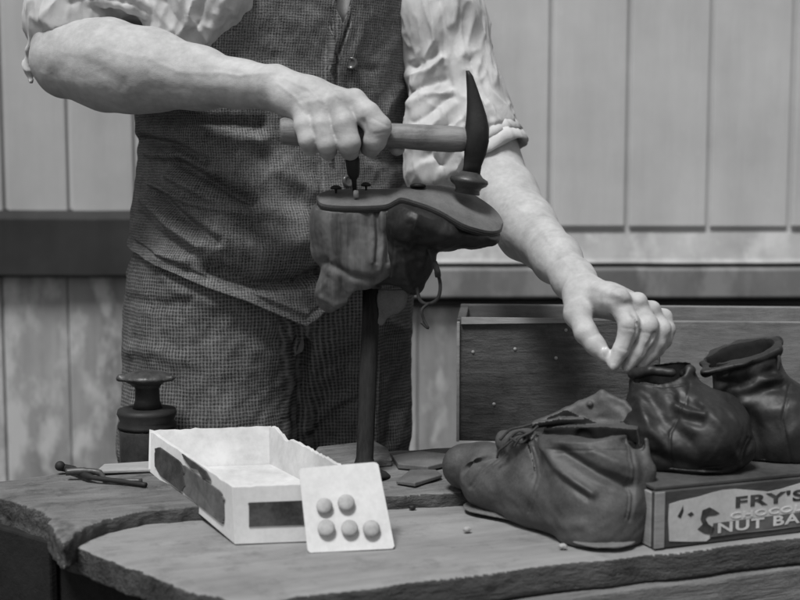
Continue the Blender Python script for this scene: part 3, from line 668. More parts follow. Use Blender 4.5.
# --- boot 2: dark, in the middle, pinched by the hand
b2 = thing('old_boot', G(690, 480, ZF+.065), 'dark boot in the middle of the three, its open top pinched between the fingers', 'boot', 'worn boots waiting on the bench')
lo, hi = bbox_px([(628, 370, 1.50), (755, 480, 1.36), (640, 480, 1.52)], .03); lo[2] = ZF+.0655
V = Vol(lo, hi, .0013)
V.pchain([(664, 385, 1.475, 35), (668, 424, 1.46, 45)], k=.012)
V.pchain([(668, 432, 1.455, 47), (704, 437, 1.43, 46)], k=.014)
V.pchain([(690, 392, 1.46, 12), (722, 412, 1.44, 16), (738, 448, 1.425, 17)], k=.012)
V.pchain([(650, 445, 1.45, 42), (710, 452, 1.425, 32)], k=.010)
V.halfspace(P(660, 376, 1.45), P(660, 300, 1.40)-P(664, 376, 1.45), .002)
V.pchain([(658, 350, 1.475, 31), (664, 410, 1.47, 27)], k=.003, op='sub')
V.pchain([(684, 374, 1.46, 5), (692, 370, 1.455, 4)], k=.005)
V.pchain([(632, 374, 1.47, 5), (650, 371, 1.452, 3.5), (672, 373, 1.447, 3.5)], k=.004)
fl = [([(676, 407), (690, 412), (704, 415)], 3.5, .005), ([(680, 398), (700, 406)], 4, -.005), ([(676, 417), (700, 423)], 5, -.0035), ([(752, 440), (742, 462), (722, 472), (705, 474)], 2.0, -.002),
      ([(700, 400), (722, 428), (738, 462)], 4, .0015), ([(650, 395), (664, 420), (690, 440)], 8, -.004), ([(748, 438), (738, 460), (718, 468), (700, 470)], 1.1, -.0010), ([(640, 384), (665, 386), (690, 384)], 1.1, -.0010), ([(690, 386), (686, 400), (670, 432), (672, 470)], 1.3, -.0014), ([(640, 400), (650, 430), (670, 450)], 6, .003), ([(640, 452), (680, 462), (715, 470)], 5, -.002)]
finish(V, 'upper', M['leather_dark'], b2, fl, .0026, .06, 13, hollow_shade=[pp_([(658, 362, 1.475, 34), (664, 415, 1.47, 31)])])
c = G(690, 474, ZF+.065); V = Vol([c[0]-.09, c[1]-.03, ZF+.0652], [c[0]+.085, c[1]+.13, ZF+.09], .0012)
V.chain([(np.array([c[0]-.035, c[1]+.045, ZF+.0705]), .036), (np.array([c[0]+.018, c[1]+.022, ZF+.0705]), .036)], flat=UPV, fs=.13, k=.004)
finish(V, 'sole', M['leather_black'], b2, (), .0006, .02, 5)

# --- boot 3: right, flared collar
b3 = thing('old_boot', P(775, 470, 1.5)*[1, 1, 0]+[0, 0, ZF+.065], 'round-toed dark boot with a wide flared collar, behind the middle boot at the right', 'boot', 'worn boots waiting on the bench')
lo, hi = bbox_px([(690, 340, 1.56), (880, 470, 1.44), (700, 480, 1.46)], .03); lo[2] = ZF+.0655
V = Vol(lo, hi, .0015)
V.pchain([(741, 346, 1.515, 37), (752, 392, 1.505, 34)], k=.010, flat=(0, 1, 0), fs=.95)
V.pchain([(752, 396, 1.505, 34), (784, 428, 1.495, 46)], k=.014)
V.pchain([(784, 432, 1.495, 46), (845, 442, 1.485, 40)], k=.014)
V.pchain([(770, 440, 1.495, 42), (840, 450, 1.485, 34)], k=.010)
V.pchain([(706, 372, 1.478, 4), (742, 362, 1.47, 4.5), (776, 350, 1.49, 4.5), (777, 342, 1.53, 4), (740, 343, 1.56, 4), (714, 350, 1.55, 4), (705, 362, 1.51, 4), (706, 372, 1.478, 4)], k=.008)
pa, pb, pc_ = P(704, 372, 1.48), P(778, 349, 1.49), P(745, 341, 1.56)
nn = np.cross(pb-pa, pc_-pa); nn = nn if nn[2] > 0 else -nn; V.halfspace(pa+[0, 0, .003], nn, .002)
V.pchain([(722, 354, 1.512, 17), (736, 380, 1.51, 16)], k=.005, op='sub')
V.pchain([(742, 346, 1.517, 30), (748, 372, 1.512, 27), (760, 400, 1.505, 23)], k=.006, op='sub', flat=(0, 1, 0), fs=.8)
fl = [([(706, 380), (738, 384), (772, 372)], 5, -.005), ([(735, 398), (760, 392), (782, 384)], 6, -.004), ([(760, 378), (780, 380)], 6, .004), ([(742, 405), (760, 412), (800, 404)], 8, .003), ([(710, 378), (742, 370), (776, 358)], 1.2, -.0012), ([(790, 385), (782, 420), (792, 465)], 1.3, -.0014), ([(752, 410), (758, 440), (765, 470)], 6, -.002)]
finish(V, 'upper', M['leather_dark'], b3, fl, .0020, .07, 23, hollow_shade=[pp_([(742, 352, 1.517, 36), (748, 374, 1.512, 31), (760, 402, 1.505, 28)])])
mb = MB(); mb.tube(spline([P(774, 352, 1.488), P(779, 358, 1.484), P(778, 368, 1.484), P(774, 374, 1.486)]), .0022, 8); mb.build('pull_tab', M['lace'], b3, True)
c = P(800, 478, 1.495); V = Vol([c[0]-.09, c[1]-.06, ZF+.0652], [c[0]+.11, c[1]+.06, ZF+.09], .0013)
V.chain([(np.array([c[0]-.025, c[1], ZF+.0705]), .038), (np.array([c[0]+.055, c[1], ZF+.0705]), .036)], flat=UPV, fs=.13, k=.004)
finish(V, 'sole', M['leather_black'], b3, (), .0006, .02, 5)

# ================================================================== IRON LAST + BOOT BEING MENDED
lp = P(364, 478, 1.585)
ls = thing('shoe_last', (lp[0], lp[1], ZB), 'dark iron shoe last on a tall post holding the upturned boot', 'shoe last')
l0 = np.array([lp[0], lp[1], ZB]); l1 = P(372, 285, 1.62)
MB().lathe(l0, l1, [(0, .032), (.012, .032), (.03, .027), (.05, .014), (.1, .0105), (.5, .0105), (.8, .0105), (1, .011)], 32).build('post', M['iron_black'], ls, True)
V = Vol(P(380, 240, 1.60)-.10, P(380, 240, 1.60)+.10, .0016)
V.chain([(l1, .0125), (P(376, 250, 1.605), .016), (P(360, 222, 1.60), .020)], k=.01); V.chain([(P(340, 212, 1.60), .018), (P(400, 213, 1.60), .018), (P(455, 222, 1.60), .012)], flat=(0, .26, .96), fs=.4, k=.01)
finish(V, 'foot_form', M['iron'], ls)
ub = thing('mended_boot', P(350, 311, 1.6), 'upturned dark ankle boot held sole up on the iron last, under the hammer', 'boot')
near = [(316.5, 199), (322, 203.5), (336, 205.5), (360, 206), (385, 204.5), (395, 200), (402, 197.5), (415, 201), (430, 206), (443, 212), (462, 223), (476, 228), (490, 231), (499, 230), (503, 226)]
far_ = [(317.5, 196), (320, 193), (332, 190), (356, 189), (380, 189), (392, 188.5), (402, 187.5), (415, 186), (430, 185), (446, 185.5), (466, 190), (478, 197), (491, 206), (499, 214), (503.5, 222)]
sol = []; n = len(near)
ywn = [1.60, 1.578, 1.568, 1.566, 1.570, 1.574, 1.574, 1.570, 1.565, 1.560, 1.556, 1.560, 1.572, 1.586, 1.600]
ywf = [1.605, 1.622, 1.632, 1.634, 1.630, 1.626, 1.626, 1.630, 1.636, 1.641, 1.643, 1.640, 1.630, 1.618, 1.604]
Nn = np.array(spline([P(a, b, y) for (a, b), y in zip(near, ywn)], 5)); Nf = np.array(spline([P(a, b, y) for (a, b), y in zip(far_, ywf)], 5))
def sole_grid(th0, th1, name, m, grow=0.0, smooth=True):
    S = 12; v = []; f = []; K = len(Nn)
    cen = (Nn+Nf)/2
    for i in range(K):
        ac = Nn[i]+(Nf[i]-Nn[i]); t = Nn[min(i+1, K-1)]-Nn[max(i-1, 0)]; nrm = np.cross(Nf[i]-Nn[i], cen[min(i+1, K-1)]-cen[max(i-1, 0)]); nrm /= max(np.linalg.norm(nrm), 1e-9); nrm = nrm if nrm[2] > 0 else -nrm
        if nrm[2] < .3: nrm = np.array([0, -.3, .95])
        nrm = nrm*.5+np.array([0, -.32, .95])*.5; nrm /= np.linalg.norm(nrm)
        for k in range(S+1):
            s_ = k/S; c = Nn[i]*(1-s_)+Nf[i]*s_; c = c+(c-cen[i])*grow; v.append(c+nrm*(th0+.0022*math.sin(s_*math.pi)))
        for k in range(S+1):
            s_ = 1-k/S; c = Nn[i]*(1-s_)+Nf[i]*s_; c = c+(c-cen[i])*grow; v.append(c+nrm*th1)
    W = 2*(S+1)
    for i in range(K-1):
        for k in range(W): f.append((i*W+k, i*W+(k+1) % W, (i+1)*W+(k+1) % W, (i+1)*W+k))
    f += [tuple(range(W))[::-1], tuple((K-1)*W+k for k in range(W))]
    return MB().add(v, f).build(name, m, ub, False, .0006)
sole_grid(0, -.0034, 'sole', M['sole'])
sole_grid(-.0042, -.0075, 'welt', M['leather_black'], .05)
lo, hi = bbox_px([(305, 190, 1.54), (505, 320, 1.66)], .02); V = Vol(lo, hi, .0012)
FY = (0, 1, 0)
V.pchain([(348, 224, 1.602, 37), (364, 258, 1.602, 42)], k=.012, flat=FY, fs=.85)
V.pchain([(328, 214, 1.602, 15), (326, 250, 1.602, 15)], k=.012)
V.pchain([(345, 216, 1.602, 28), (395, 218, 1.602, 24)], k=.008)
V.pchain([(360, 268, 1.60, 38), (342, 288, 1.598, 26), (334, 296, 1.596, 17)], k=.008, flat=FY, fs=.85)
V.pchain([(388, 226, 1.60, 27), (392, 256, 1.60, 20)], k=.012, flat=FY, fs=.9)
V.halfspace(P(352, 299, 1.60), (P(380, 330, 1.60)-P(360, 299, 1.60))*[1, 0, 1], .002)
V.pchain([(372, 330, 1.60, 30), (362, 285, 1.60, 27), (366, 250, 1.60, 24)], k=.003, op='sub', flat=FY, fs=.9)
# keep the upper below the sole
gx = V.lo[0]+V.h*np.arange(V.n[0]); gy = V.lo[1]+V.h*np.arange(V.n[1]); gz = V.lo[2]+V.h*np.arange(V.n[2])
on = np.argsort(Nn[:, 0]); of = np.argsort(Nf[:, 0])
zn, yn_ = np.interp(gx, Nn[on, 0], Nn[on, 2]), np.interp(gx, Nn[on, 0], Nn[on, 1]); zf_, yf_ = np.interp(gx, Nf[of, 0], Nf[of, 2]), np.interp(gx, Nf[of, 0], Nf[of, 1])
tY = np.clip((gy[None, :]-yn_[:, None])/np.maximum(yf_-yn_, .02)[:, None], -.3, 1.3); zs_ = zn[:, None]+(zf_-zn)[:, None]*tY
under_sole = ((gz[None, None, :]-zs_[:, :, None])*.9+.0065).astype(np.float32)
V.v = np.maximum(V.v, under_sole)
fl = [([(372, 210), (374, 240), (372, 262)], 2.4, .0018), ([(381, 210), (383, 245), (380, 270)], 2.4, .0018), ([(377, 212), (378, 240), (376, 262)], 1.8, -.002), ([(387, 215), (389, 240), (388, 262)], 2.2, -.002),
      ([(395, 212), (396, 240), (398, 268)], 2.5, .0015), ([(330, 262), (324, 285), (318, 292)], 2.5, .002), ([(326, 262), (350, 276), (374, 280)], 4, -.004), ([(318, 296), (334, 306), (346, 302)], 3, .002), ([(410, 225), (418, 245), (420, 262)], 5, -.003), ([(345, 215), (350, 240)], 8, -.0015)]
finish(V, 'upper', M['streaked'], ub, fl, .0010, .05, 33, 2)
V = Vol(lo, hi, .0012)
V.pchain([(398, 222, 1.598, 27), (408, 258, 1.598, 27), (414, 284, 1.598, 11)], k=.012, flat=FY, fs=.95)
V.pchain([(378, 270, 1.60, 16), (395, 262, 1.60, 24)], k=.012)
V.pchain([(415, 222, 1.60, 28), (445, 232, 1.60, 17), (474, 236, 1.60, 11.5), (490, 236, 1.598, 10.5)], k=.010, flat=FY, fs=2.2)
V.v = np.maximum(V.v, under_sole)
finish(V, 'vamp', M['leather_black'], ub, [([(392, 225), (396, 250), (392, 275)], 3, .003), ([(410, 225), (418, 245), (420, 262)], 5, -.003), ([(402, 250), (406, 275), (412, 290)], 3, .0025)], .0012, .04, 35, 2)
# tongue flap in the dark, hanging lace
V = Vol(*bbox_px([(372, 295, 1.63), (420, 335, 1.58)], .01), .001); V.pchain([(396, 262, 1.605, 17), (392, 300, 1.605, 15)], k=.005, flat=FY, fs=.16); V.pchain([(388, 300, 1.605, 9), (381, 322, 1.605, 4)], k=.004, flat=FY, fs=.3)
finish(V, 'tongue', M['leather_grey'], ub)
mb = MB(); mb.tube(spline([P(427, 244, 1.575), P(433, 262, 1.568), P(440, 282, 1.57), P(438, 298, 1.57), P(428, 304, 1.572), P(420, 300, 1.575), P(417, 288, 1.58)]), .0022, 8)
mb.tube(spline([P(429, 303, 1.57), P(422, 310, 1.568), P(424, 320, 1.57), P(428, 328, 1.57), P(421, 322, 1.572)]), .0018, 8)
mb.tube(spline([P(434, 262, 1.566), P(437, 270, 1.564), P(438, 276, 1.568)]), .0038, 8)
mb.build('lace', M['lace'], ub, True)
# tacks on the sole
def on_sole(px, py, Y): return P(px, py, Y)
for k, (px, py, Y, r, lab_) in enumerate([(336, 190, 1.605, 5.5, 'dark tack lying at the back of the boot heel, left of the punch'), (366, 187, 1.612, 5, 'dark tack on the boot heel just right of the punch'), (418, 188, 1.615, 8, 'broad dark tack on the waist of the upturned sole, left of the hammer face')]):
    q = on_sole(px, py, Y); rr_ = rp(r, Y)
    o = MB().lathe(q+[0, 0, -.004], q+[0, .001, .006], [(0, .0012), (.45, .0014), (.5, rr_), (.75, rr_), (.95, rr_*.5)], 20).build('tack', M['iron_dark'], None, True); tag(o, lab_, 'tack', 'tacks on the upturned boot')
q = P(356, 197, 1.585); o = MB().lathe(q, q+[0, -.001, .008], [(0, .0032), (.9, .003), (1, .002)], 20).build('steel_nail', M['stud'], None, True); tag(o, 'short bright steel nail standing in the boot heel under the fist', 'nail')
q = P(352, 152, 1.60); q2 = P(355, 193, 1.60)
o = MB().lathe(q, q2, [(0, .006), (.2, .0088), (.42, .0080), (.55, .0072), (.62, .0055), (.68, .0032), (1, .0024)], 28).build('punch', M['iron_dark'], None, True); tag(o, 'stubby dark punch standing upright on the boot heel below the fist', 'punch')

# ================================================================== HAMMER
hm = thing('hammer', P(380, 138, 1.6), 'cobbler hammer with a pale wooden handle and black curved head, gripped over the boot', 'hammer')
mb = MB(); hp = [(281, 131, 11), (284, 131, 13.5), (300, 132, 14), (330, 133.5, 12), (370, 135, 12), (400, 136, 12.3), (430, 138, 13), (450, 139, 13.2), (462, 139.5, 12.2), (474, 140, 8)]
v = []; fcs = []; n = 28
pts = spline([P(a, b, 1.60) for a, b, r in hp], 4); rs = [rp(r, 1.6) for r in np.interp(np.linspace(0, len(hp)-1, len(pts)), range(len(hp)), [h[2] for h in hp])]
mb.tube(pts, rs, 28); mb.build('handle', M['handle'], hm, True)
prof = [(467.5, 71, 1.5, .009), (469.5, 76, 3.3, .0105), (472, 88, 5.2, .011), (474.5, 102, 7.5, .0118), (476.5, 116, 10, .0145), (477, 128, 11.8, .0175), (476.5, 142, 12.2, .0178), (475, 155, 10.8, .014), (472.5, 166, 9, .0095), (471, 175, 9.2, .0090)]
v = []; fcs = []; n = 24
for a, b, hw, hd in prof:
    c = P(a, b, 1.60); hw = rp(hw, 1.6)
    for k in range(n):
        an = 2*math.pi*k/n; ca, sa = math.cos(an), math.sin(an); e_ = .62
        v.append(c+[math.copysign(abs(ca)**e_, ca)*hw, math.copysign(abs(sa)**e_, sa)*hd, 0])
for i in range(len(prof)-1):
    for k in range(n): fcs.append((i*n+k, (i+1)*n+k, (i+1)*n+(k+1) % n, i*n+(k+1) % n))
fcs += [tuple(range(n)), tuple((len(prof)-1)*n+k for k in range(n))[::-1]]
MB().add(v, fcs).build('head', M['iron_dark'], hm, True); mb = MB(); f0, f1 = P(470.5, 172, 1.60), P(467, 194, 1.60)
mb.lathe(f0, f1, [(0, rp(9.5, 1.6)), (.18, rp(13, 1.6)), (.30, rp(18.5, 1.6)), (.42, rp(19.5, 1.6)), (.55, rp(18, 1.6)), (.68, rp(13.5, 1.6)), (.82, rp(12.2, 1.6)), (.97, rp(12.8, 1.6)), (1, rp(11.5, 1.6))], 36)
mb.build('face', M['iron'], hm, True)

# ================================================================== THE MAN
PH = R(30); FD = np.array([math.sin(PH), -math.cos(PH), 0]); LD = np.array([math.cos(PH), math.sin(PH), 0])
PC = np.array([-.177, 1.93, 0])
def join(parts):
    vs, fs, n = [], [], 0
    for v, f in parts: vs.append(v); fs.append(f+n); n += len(v)
    return np.concatenate(vs), np.concatenate(fs)
shR = PC - LD*.19 + [0, 0, 1.45]; shL = PC + LD*.19 + [0, 0, 1.45]
elR = P(62, 58, 1.765); elL = P(484, 160, 1.89)
neck = PC+[0, 0, 1.50]; hd = PC + FD*.045 + [0, 0, 1.66]
# coarse core: torso, legs, neck, head, upper arms
V = Vol([-.62, 1.55, 0], [.25, 2.25, 1.84], .006)
V.cone(PC+[0, 0, .95], PC+[0, 0, 1.36], .165, .175, .05, flat=FD, fs=.62)
V.chain([(shR+LD*.02, .055), (shL-LD*.02, .055)], .05); V.chain([(neck, .058), (hd-[0, 0, .05], .052)], .03)
V.ell(hd+[0, 0, .03], (.075, .095, .098), [LD, FD, (0, 0, 1)], .02); V.ell(hd+FD*.035-[0, 0, .045], (.055, .055, .055), [LD, FD, (0, 0, 1)], .03)
V.chain([(hd+FD*.090+[0, 0, .03], .008), (hd+FD*.112-[0, 0, .008], .013)], .010)
for s_ in (-1, 1):
    V.ball(hd+FD*.098+LD*.032*s_+[0, 0, .028], .014, .008, 'sub'); V.ball(hd+FD*.082+LD*.032*s_+[0, 0, .027], .013, .003)
    V.ell(hd+LD*.078*s_+[0, 0, .005], (.008, .018, .03), [LD, FD, (0, 0, 1)], .006)
V.chain([(hd+FD*.092-LD*.02-[0, 0, .043], .007), (hd+FD*.097-[0, 0, .042], .008), (hd+FD*.092+LD*.02-[0, 0, .043], .007)], .006)
V.chain([(shR, .055), (elR+[.02, .03, .03], .043)], .03); V.chain([(shL, .055), (elL, .042)], .03)
hipR = PC-LD*.085+[0, 0, .9]; hipL = PC+LD*.10+[0, 0, .9]
ftR = np.array([-.27, 1.90, .06]); ftL = np.array([-.07, 2.0, .06])
for h_, t_ in ((hipR, ftR), (hipL, ftL)):
    V.chain([(h_, .085), ((h_+t_)/2+FD*.01, .055), (t_, .04)], .04); V.chain([(t_-[0, 0, .02], .036), (t_+FD*.15-[0, 0, .03], .028)], .02)
core = V.mesh()
# right arm (left in the picture) with its fist
def lohi(pts, pad): p = np.array(pts); return p.min(0)-pad, p.max(0)+pad
V = Vol(*lohi([P(30, 0, 1.80), P(400, 165, 1.56), P(60, 110, 1.70), P(100, -20, 1.84)], .015), .0016)
V.pchain([(100, -40, 1.83, 34), (70, 30, 1.785, 33), (60, 60, 1.765, 27)], k=.02)
V.pchain([(60, 62, 1.765, 27), (64, 71, 1.76, 26)], k=.012)
V.pchain([(62, 54, 1.765, 26), (84, 50, 1.755, 30), (104, 56, 1.742, 34)], k=.014)
V.pchain([(72, 60, 1.755, 33), (108, 66, 1.735, 42), (150, 70, 1.715, 39), (200, 78, 1.685, 29), (240, 84, 1.655, 21.5), (268, 88, 1.635, 20)], k=.018)
V.pchain([(90, 78, 1.75, 24), (130, 84, 1.72, 24), (190, 86, 1.69, 17)], k=.015)          # underside muscle
V.pchain([(215, 76, 1.67, 15), (262, 78, 1.635, 12)], k=.012)                          # wrist ridge
# palm
WR = (270, 86, 1.632)
for px, py, Y, r in [(352, 104, 1.592, 13), (336, 107, 1.588, 13), (319, 110, 1.590, 12.5), (303, 114, 1.597, 11.5)]:
    V.pchain([(275, 86, 1.628, 18), ((275+px)/2, (84+py)/2+1, (1.628+Y)/2, 16.5), (px, py, Y, r)], k=.009)
V.pchain([(272, 92, 1.64, 18), (330, 112, 1.635, 15), (350, 112, 1.625, 13)], k=.012)
fing = [[(303, 113, 1.593, 11), (304, 126, 1.580, 10.3), (308, 140, 1.575, 9.8), (310, 148, 1.592, 8.2), (311, 146, 1.612, 7)],
        [(320, 109, 1.586, 12), (322, 125, 1.575, 10.8), (327, 144, 1.570, 10.4), (328, 151, 1.590, 8.8), (328, 149, 1.612, 7.5)],
        [(338, 106, 1.583, 13), (344, 124, 1.571, 12), (349, 143, 1.567, 11.6), (350, 151, 1.588, 9.4), (350, 150, 1.612, 8)],
        [(354, 104, 1.588, 13), (367, 114, 1.577, 13), (378, 128, 1.573, 13.2), (375, 140, 1.575, 11.5), (371, 148, 1.592, 9), (368, 148, 1.614, 8)]]
for fg in fing:
    V.pchain(fg, k=.0028)
for px, py, Y in [(304, 110, 1.590), (320, 105, 1.581), (338, 101, 1.578), (355, 97, 1.584)]: V.ball(P(px, py, Y), rp(8, Y), .010)     # knuckles
V.pchain([(300, 96, 1.65, 15), (340, 108, 1.640, 13), (372, 124, 1.635, 11), (392, 138, 1.628, 9.5), (397, 148, 1.612, 8)], k=.006)   # thumb on the far side
V.pchain([(363, 122, 1.562, 3.0), (365, 129, 1.562, 2.4)], k=.003, op='sub')
for a, b, Y in [(262, 70, 1.62), ]: pass
armR = V.mesh()
# left arm with its pinching hand
V = Vol(*lohi([P(455, 140, 1.93), P(680, 380, 1.46), P(480, 240, 1.85), P(590, 280, 1.55)], .015), .0015)
V.pchain([(478, 120, 1.90, 34), (488, 168, 1.885, 33), (505, 198, 1.835, 32), (527, 226, 1.76, 28), (556, 258, 1.66, 23), (574, 280, 1.60, 19.5), (586, 293, 1.565, 19)], k=.016)
V.pchain([(498, 215, 1.83, 20), (520, 240, 1.77, 17), (545, 262, 1.70, 12)], k=.014)
mc = [(618, 301, 1.505, 12.5), (634, 305, 1.515, 12.5), (648, 313, 1.528, 12), (660, 320, 1.542, 10.5)]
for px, py, Y, r in mc:
    V.pchain([(588, 297, 1.560, 16.5), ((590+px)/2+1, (293+py)/2+1, (1.56+Y)/2, 15), (px, py, Y, r)], k=.008)
fing = [[(618, 302, 1.505, 11), (629, 322, 1.492, 10.2), (628, 332, 1.489, 9.8), (621, 350, 1.487, 8.6), (614, 364, 1.486, 7)],
        [(635, 306, 1.515, 11.5), (648, 324, 1.502, 10.2), (645, 338, 1.498, 9.6), (637, 352, 1.496, 8.4), (628, 366, 1.495, 7)],
        [(649, 314, 1.528, 11), (661, 328, 1.515, 9.6), (657, 342, 1.510, 9.2), (649, 354, 1.506, 8), (641, 364, 1.503, 6.8)],
        [(661, 320, 1.542, 10), (667, 329, 1.530, 8.2), (664, 341, 1.525, 7.6), (658, 349, 1.520, 6.8), (652, 356, 1.516, 6)]]
for fg in fing: V.pchain(fg, k=.0032)
for px, py, Y, r in [(622, 296, 1.497, 7.5), (639, 300, 1.508, 7.5), (653, 308, 1.52, 7), (665, 316, 1.535, 6.5), (629, 324, 1.485, 7.5), (648, 327, 1.494, 7.5), (661, 331, 1.509, 7)]: V.ball(P(px, py, Y), rp(r, Y), .008)
V.pchain([(580, 296, 1.560, 18), (578, 314, 1.535, 13.5), (586, 333, 1.512, 10.8), (595, 345, 1.503, 9.5), (605, 356, 1.496, 7.2)], k=.007)
V.pchain([(592, 300, 1.55, 12), (606, 302, 1.53, 8)], k=.012)
V.chain([(P(606, 318, 1.49), .003), (P(602, 335, 1.485), .004), (P(607, 347, 1.48), .002)], k=.004, op='sub')
for q in [[(631, 312, 1.484), (638, 330, 1.480), (630, 355, 1.480)], [(648, 318, 1.496), (653, 334, 1.490), (644, 356, 1.486)]]: V.chain([(P(*a), .0016) for a in q], k=.003, op='sub')
# thumb nail bed and finger creases
V.ell(P(606, 352, 1.4885), (.0042, .0022, .0062), k=.0012); 
for a, b, Y in [(613, 367, 1.481), (627, 369, 1.490), (640, 367, 1.498)]: V.ell(P(a, b, Y), (.0035, .0018, .0045), k=.001)
armL = V.mesh()
arms = []
for (v, f), sd_ in ((armR, 1), (armL, 2)):
    v = relax(v, f, 2); n_ = normals(v, f)
    lines = [([(150, 88), (200, 92), (262, 96)], 5, -.0012), ([(205, 60), (262, 74)], 4, .0010), ([(60, 70), (85, 76)], 8, -.002), ([(120, 60), (190, 72)], 9, .0015),
             ([(296, 98), (322, 92)], 2.5, .0009), ([(300, 104), (335, 95)], 2.0, .0008), ([(318, 108), (316, 116)], 4, -.001), ([(372, 118), (388, 126)], 1.2, -.0008),
             ([(540, 210), (590, 275)], 3.5, .0012), ([(600, 290), (625, 300)], 2.2, .0009), ([(600, 298), (612, 300)], 2.2, -.0009), ([(592, 286), (640, 302)], 2.5, .0012), ([(586, 280), (606, 288), (620, 296)], 1.8, .0009), ([(545, 232), (560, 256), (580, 276)], 2.2, .0013), ([(515, 205), (535, 222), (548, 240)], 2.4, .0012), ([(285, 78), (310, 90), (322, 102)], 1.6, .0012), ([(300, 76), (328, 86), (340, 98)], 1.6, .0012), ([(320, 82), (345, 90)], 1.6, .0010), ([(278, 84), (296, 98), (303, 108)], 1.6, .0010), ([(215, 72), (240, 76), (275, 72)], 1.8, .0012), ([(150, 60), (180, 72), (215, 74)], 2.4, .0010), ([(100, 48), (130, 56), (165, 58)], 3, .0010), ([(70, 60), (95, 66), (120, 84)], 7, -.0022), ([(374, 134), (388, 132)], 1.0, -.0008),
             ([(622, 328), (636, 330)], 1.0, -.0007), ([(640, 332), (652, 334)], 1.0, -.0007), ([(619, 348), (630, 351)], 1.0, -.0006), ([(590, 337), (600, 333)], 1.2, -.0007)]
    lines = [(p_, w_*1.15, a_*.62 if abs(a_) < .0016 else a_) for p_, w_, a_ in lines]; v = ridge(v, n_, lines); v = v + n_*(.0006*snoise(v, .06, sd_, 2) + .00008*snoise(v, .010, sd_+5, 1))[:, None]
    arms.append((v, f))
bv, bf = join([core]+arms)
man = mk('person', bv, bf, M['skin'], base=(PC[0], PC[1], 0))
tag(man, 'man in rolled shirtsleeves and tweed waistcoat, hammering and reaching for a boot', 'person')
BASE[man.name] = np.array([PC[0], PC[1], 0])
man.data.materials.append(M['nail']); fc = bv[bf].mean(1); fnn = normals(bv, bf)[bf].mean(1); sel = np.zeros(len(bf), bool)
for q_, r_ in [((606, 352.5, 1.4885), (.0050, .0066)), ((613, 367, 1.481), (.0036, .0046)), ((627, 369, 1.490), (.0034, .0044)), ((640, 367, 1.498), (.0034, .0042))]:
    d_ = fc-P(*q_); sel |= ((d_[:, 0]/r_[0])**2+(d_[:, 2]/r_[1])**2 < 1) & (abs(d_[:, 1]) < .012) & (fnn[:, 1] < -.25)
man.data.polygons.foreach_set('material_index', sel.astype(np.int32))
# hair
V = Vol(hd-.14, hd+.16, .004); V.ell(hd-FD*.012+[0, 0, .045], (.082, .098, .093), [LD, FD, (0, 0, 1)]); V.halfspace(hd+FD*.055+[0, 0, .04], FD*.8-np.array([0, 0, .6]), .01)
finish(V, 'hair', M['hair'], man, (), .002, .02, 3)

# shirt: body, two sleeves, rolled cuffs
V = Vol(*lohi([shR-[.10, .05, 0], P(20, 90, 1.70), P(530, 190, 1.80), shL+[.05, .1, .05], PC-FD*.17+[0, 0, 1.0], PC+FD*.16+[0, 0, .98]], .03), .0023)
V.cone(PC+[0, 0, 1.0], PC+[0, 0, 1.38], .176, .186, .03, flat=FD, fs=.66)
V.chain([(shR+LD*.05, .070), (shL-LD*.05, .070)], .05); V.chain([(neck-[0, 0, .05], .075), (neck+[0, 0, .02], .066)], .03)
# billow on the chest side (picture left)
V.pchain([(170, -60, 1.82, 50), (178, -5, 1.80, 42), (172, 40, 1.80, 34), (160, 90, 1.84, 28)], k=.03)
V.pchain([(215, -60, 1.79, 34), (222, -10, 1.775, 30), (205, 22, 1.785, 26)], k=.02)
V.pchain([(350, -60, 1.859, 22), (350, 10, 1.861, 19)], k=.02)
# right sleeve, rolled above the elbow
V.chain([(shR, .085), (P(100, -35, 1.83), rp(60, 1.8)), (P(76, 20, 1.79), rp(50, 1.79))], k=.03)
# left sleeve
V.chain([(shL, .08), (P(440, 20, 1.93), rp(42, 1.92)), (P(455, 85, 1.92), rp(40, 1.92)), (P(470, 130, 1.90), rp(48, 1.9))], k=.03)
V.pchain([(425, 90, 1.88, 16), (430, 130, 1.87, 22), (433, 172, 1.87, 22), (448, 186, 1.87, 20)], k=.02)
V.pchain([(445, 150, 1.88, 30), (462, 165, 1.89, 26)], k=.02)
ndL = P(530, 230, 1.865)-P(478, 130, 1.905); ndL /= np.linalg.norm(ndL); ndR = P(92, 92, 1.765)-P(88, -20, 1.83); ndR /= np.linalg.norm(ndR)
cL = P(482, 143, 1.890); cR = P(76, 22, 1.79)
def ring(c, n, R1, r, k, w=1.0, sq=1.0, jit=0, seed=0):
    u = np.cross(n, [0, 1, .1]); u /= np.linalg.norm(u); w_ = np.cross(n, u); r_ = np.random.default_rng(seed)
    pp = [(c+R1*(u*math.cos(a)+w_*math.sin(a)*sq)+n*jit*r_.normal(), r*(1+.15*r_.normal())) for a in np.linspace(0, 2*math.pi, 17)[:-1]]
    V.chain(pp+[pp[0]], k=k)
V.halfspace(P(62, 44, 1.78), P(56, 92, 1.77)-P(86, 5, 1.80), .004) if False else None
# cuffs: three stacked rolls
cutL = cL+ndL*.030; cutRn = P(40, 90, 1.77)-P(76, 10, 1.80); cutRn /= np.linalg.norm(cutRn)
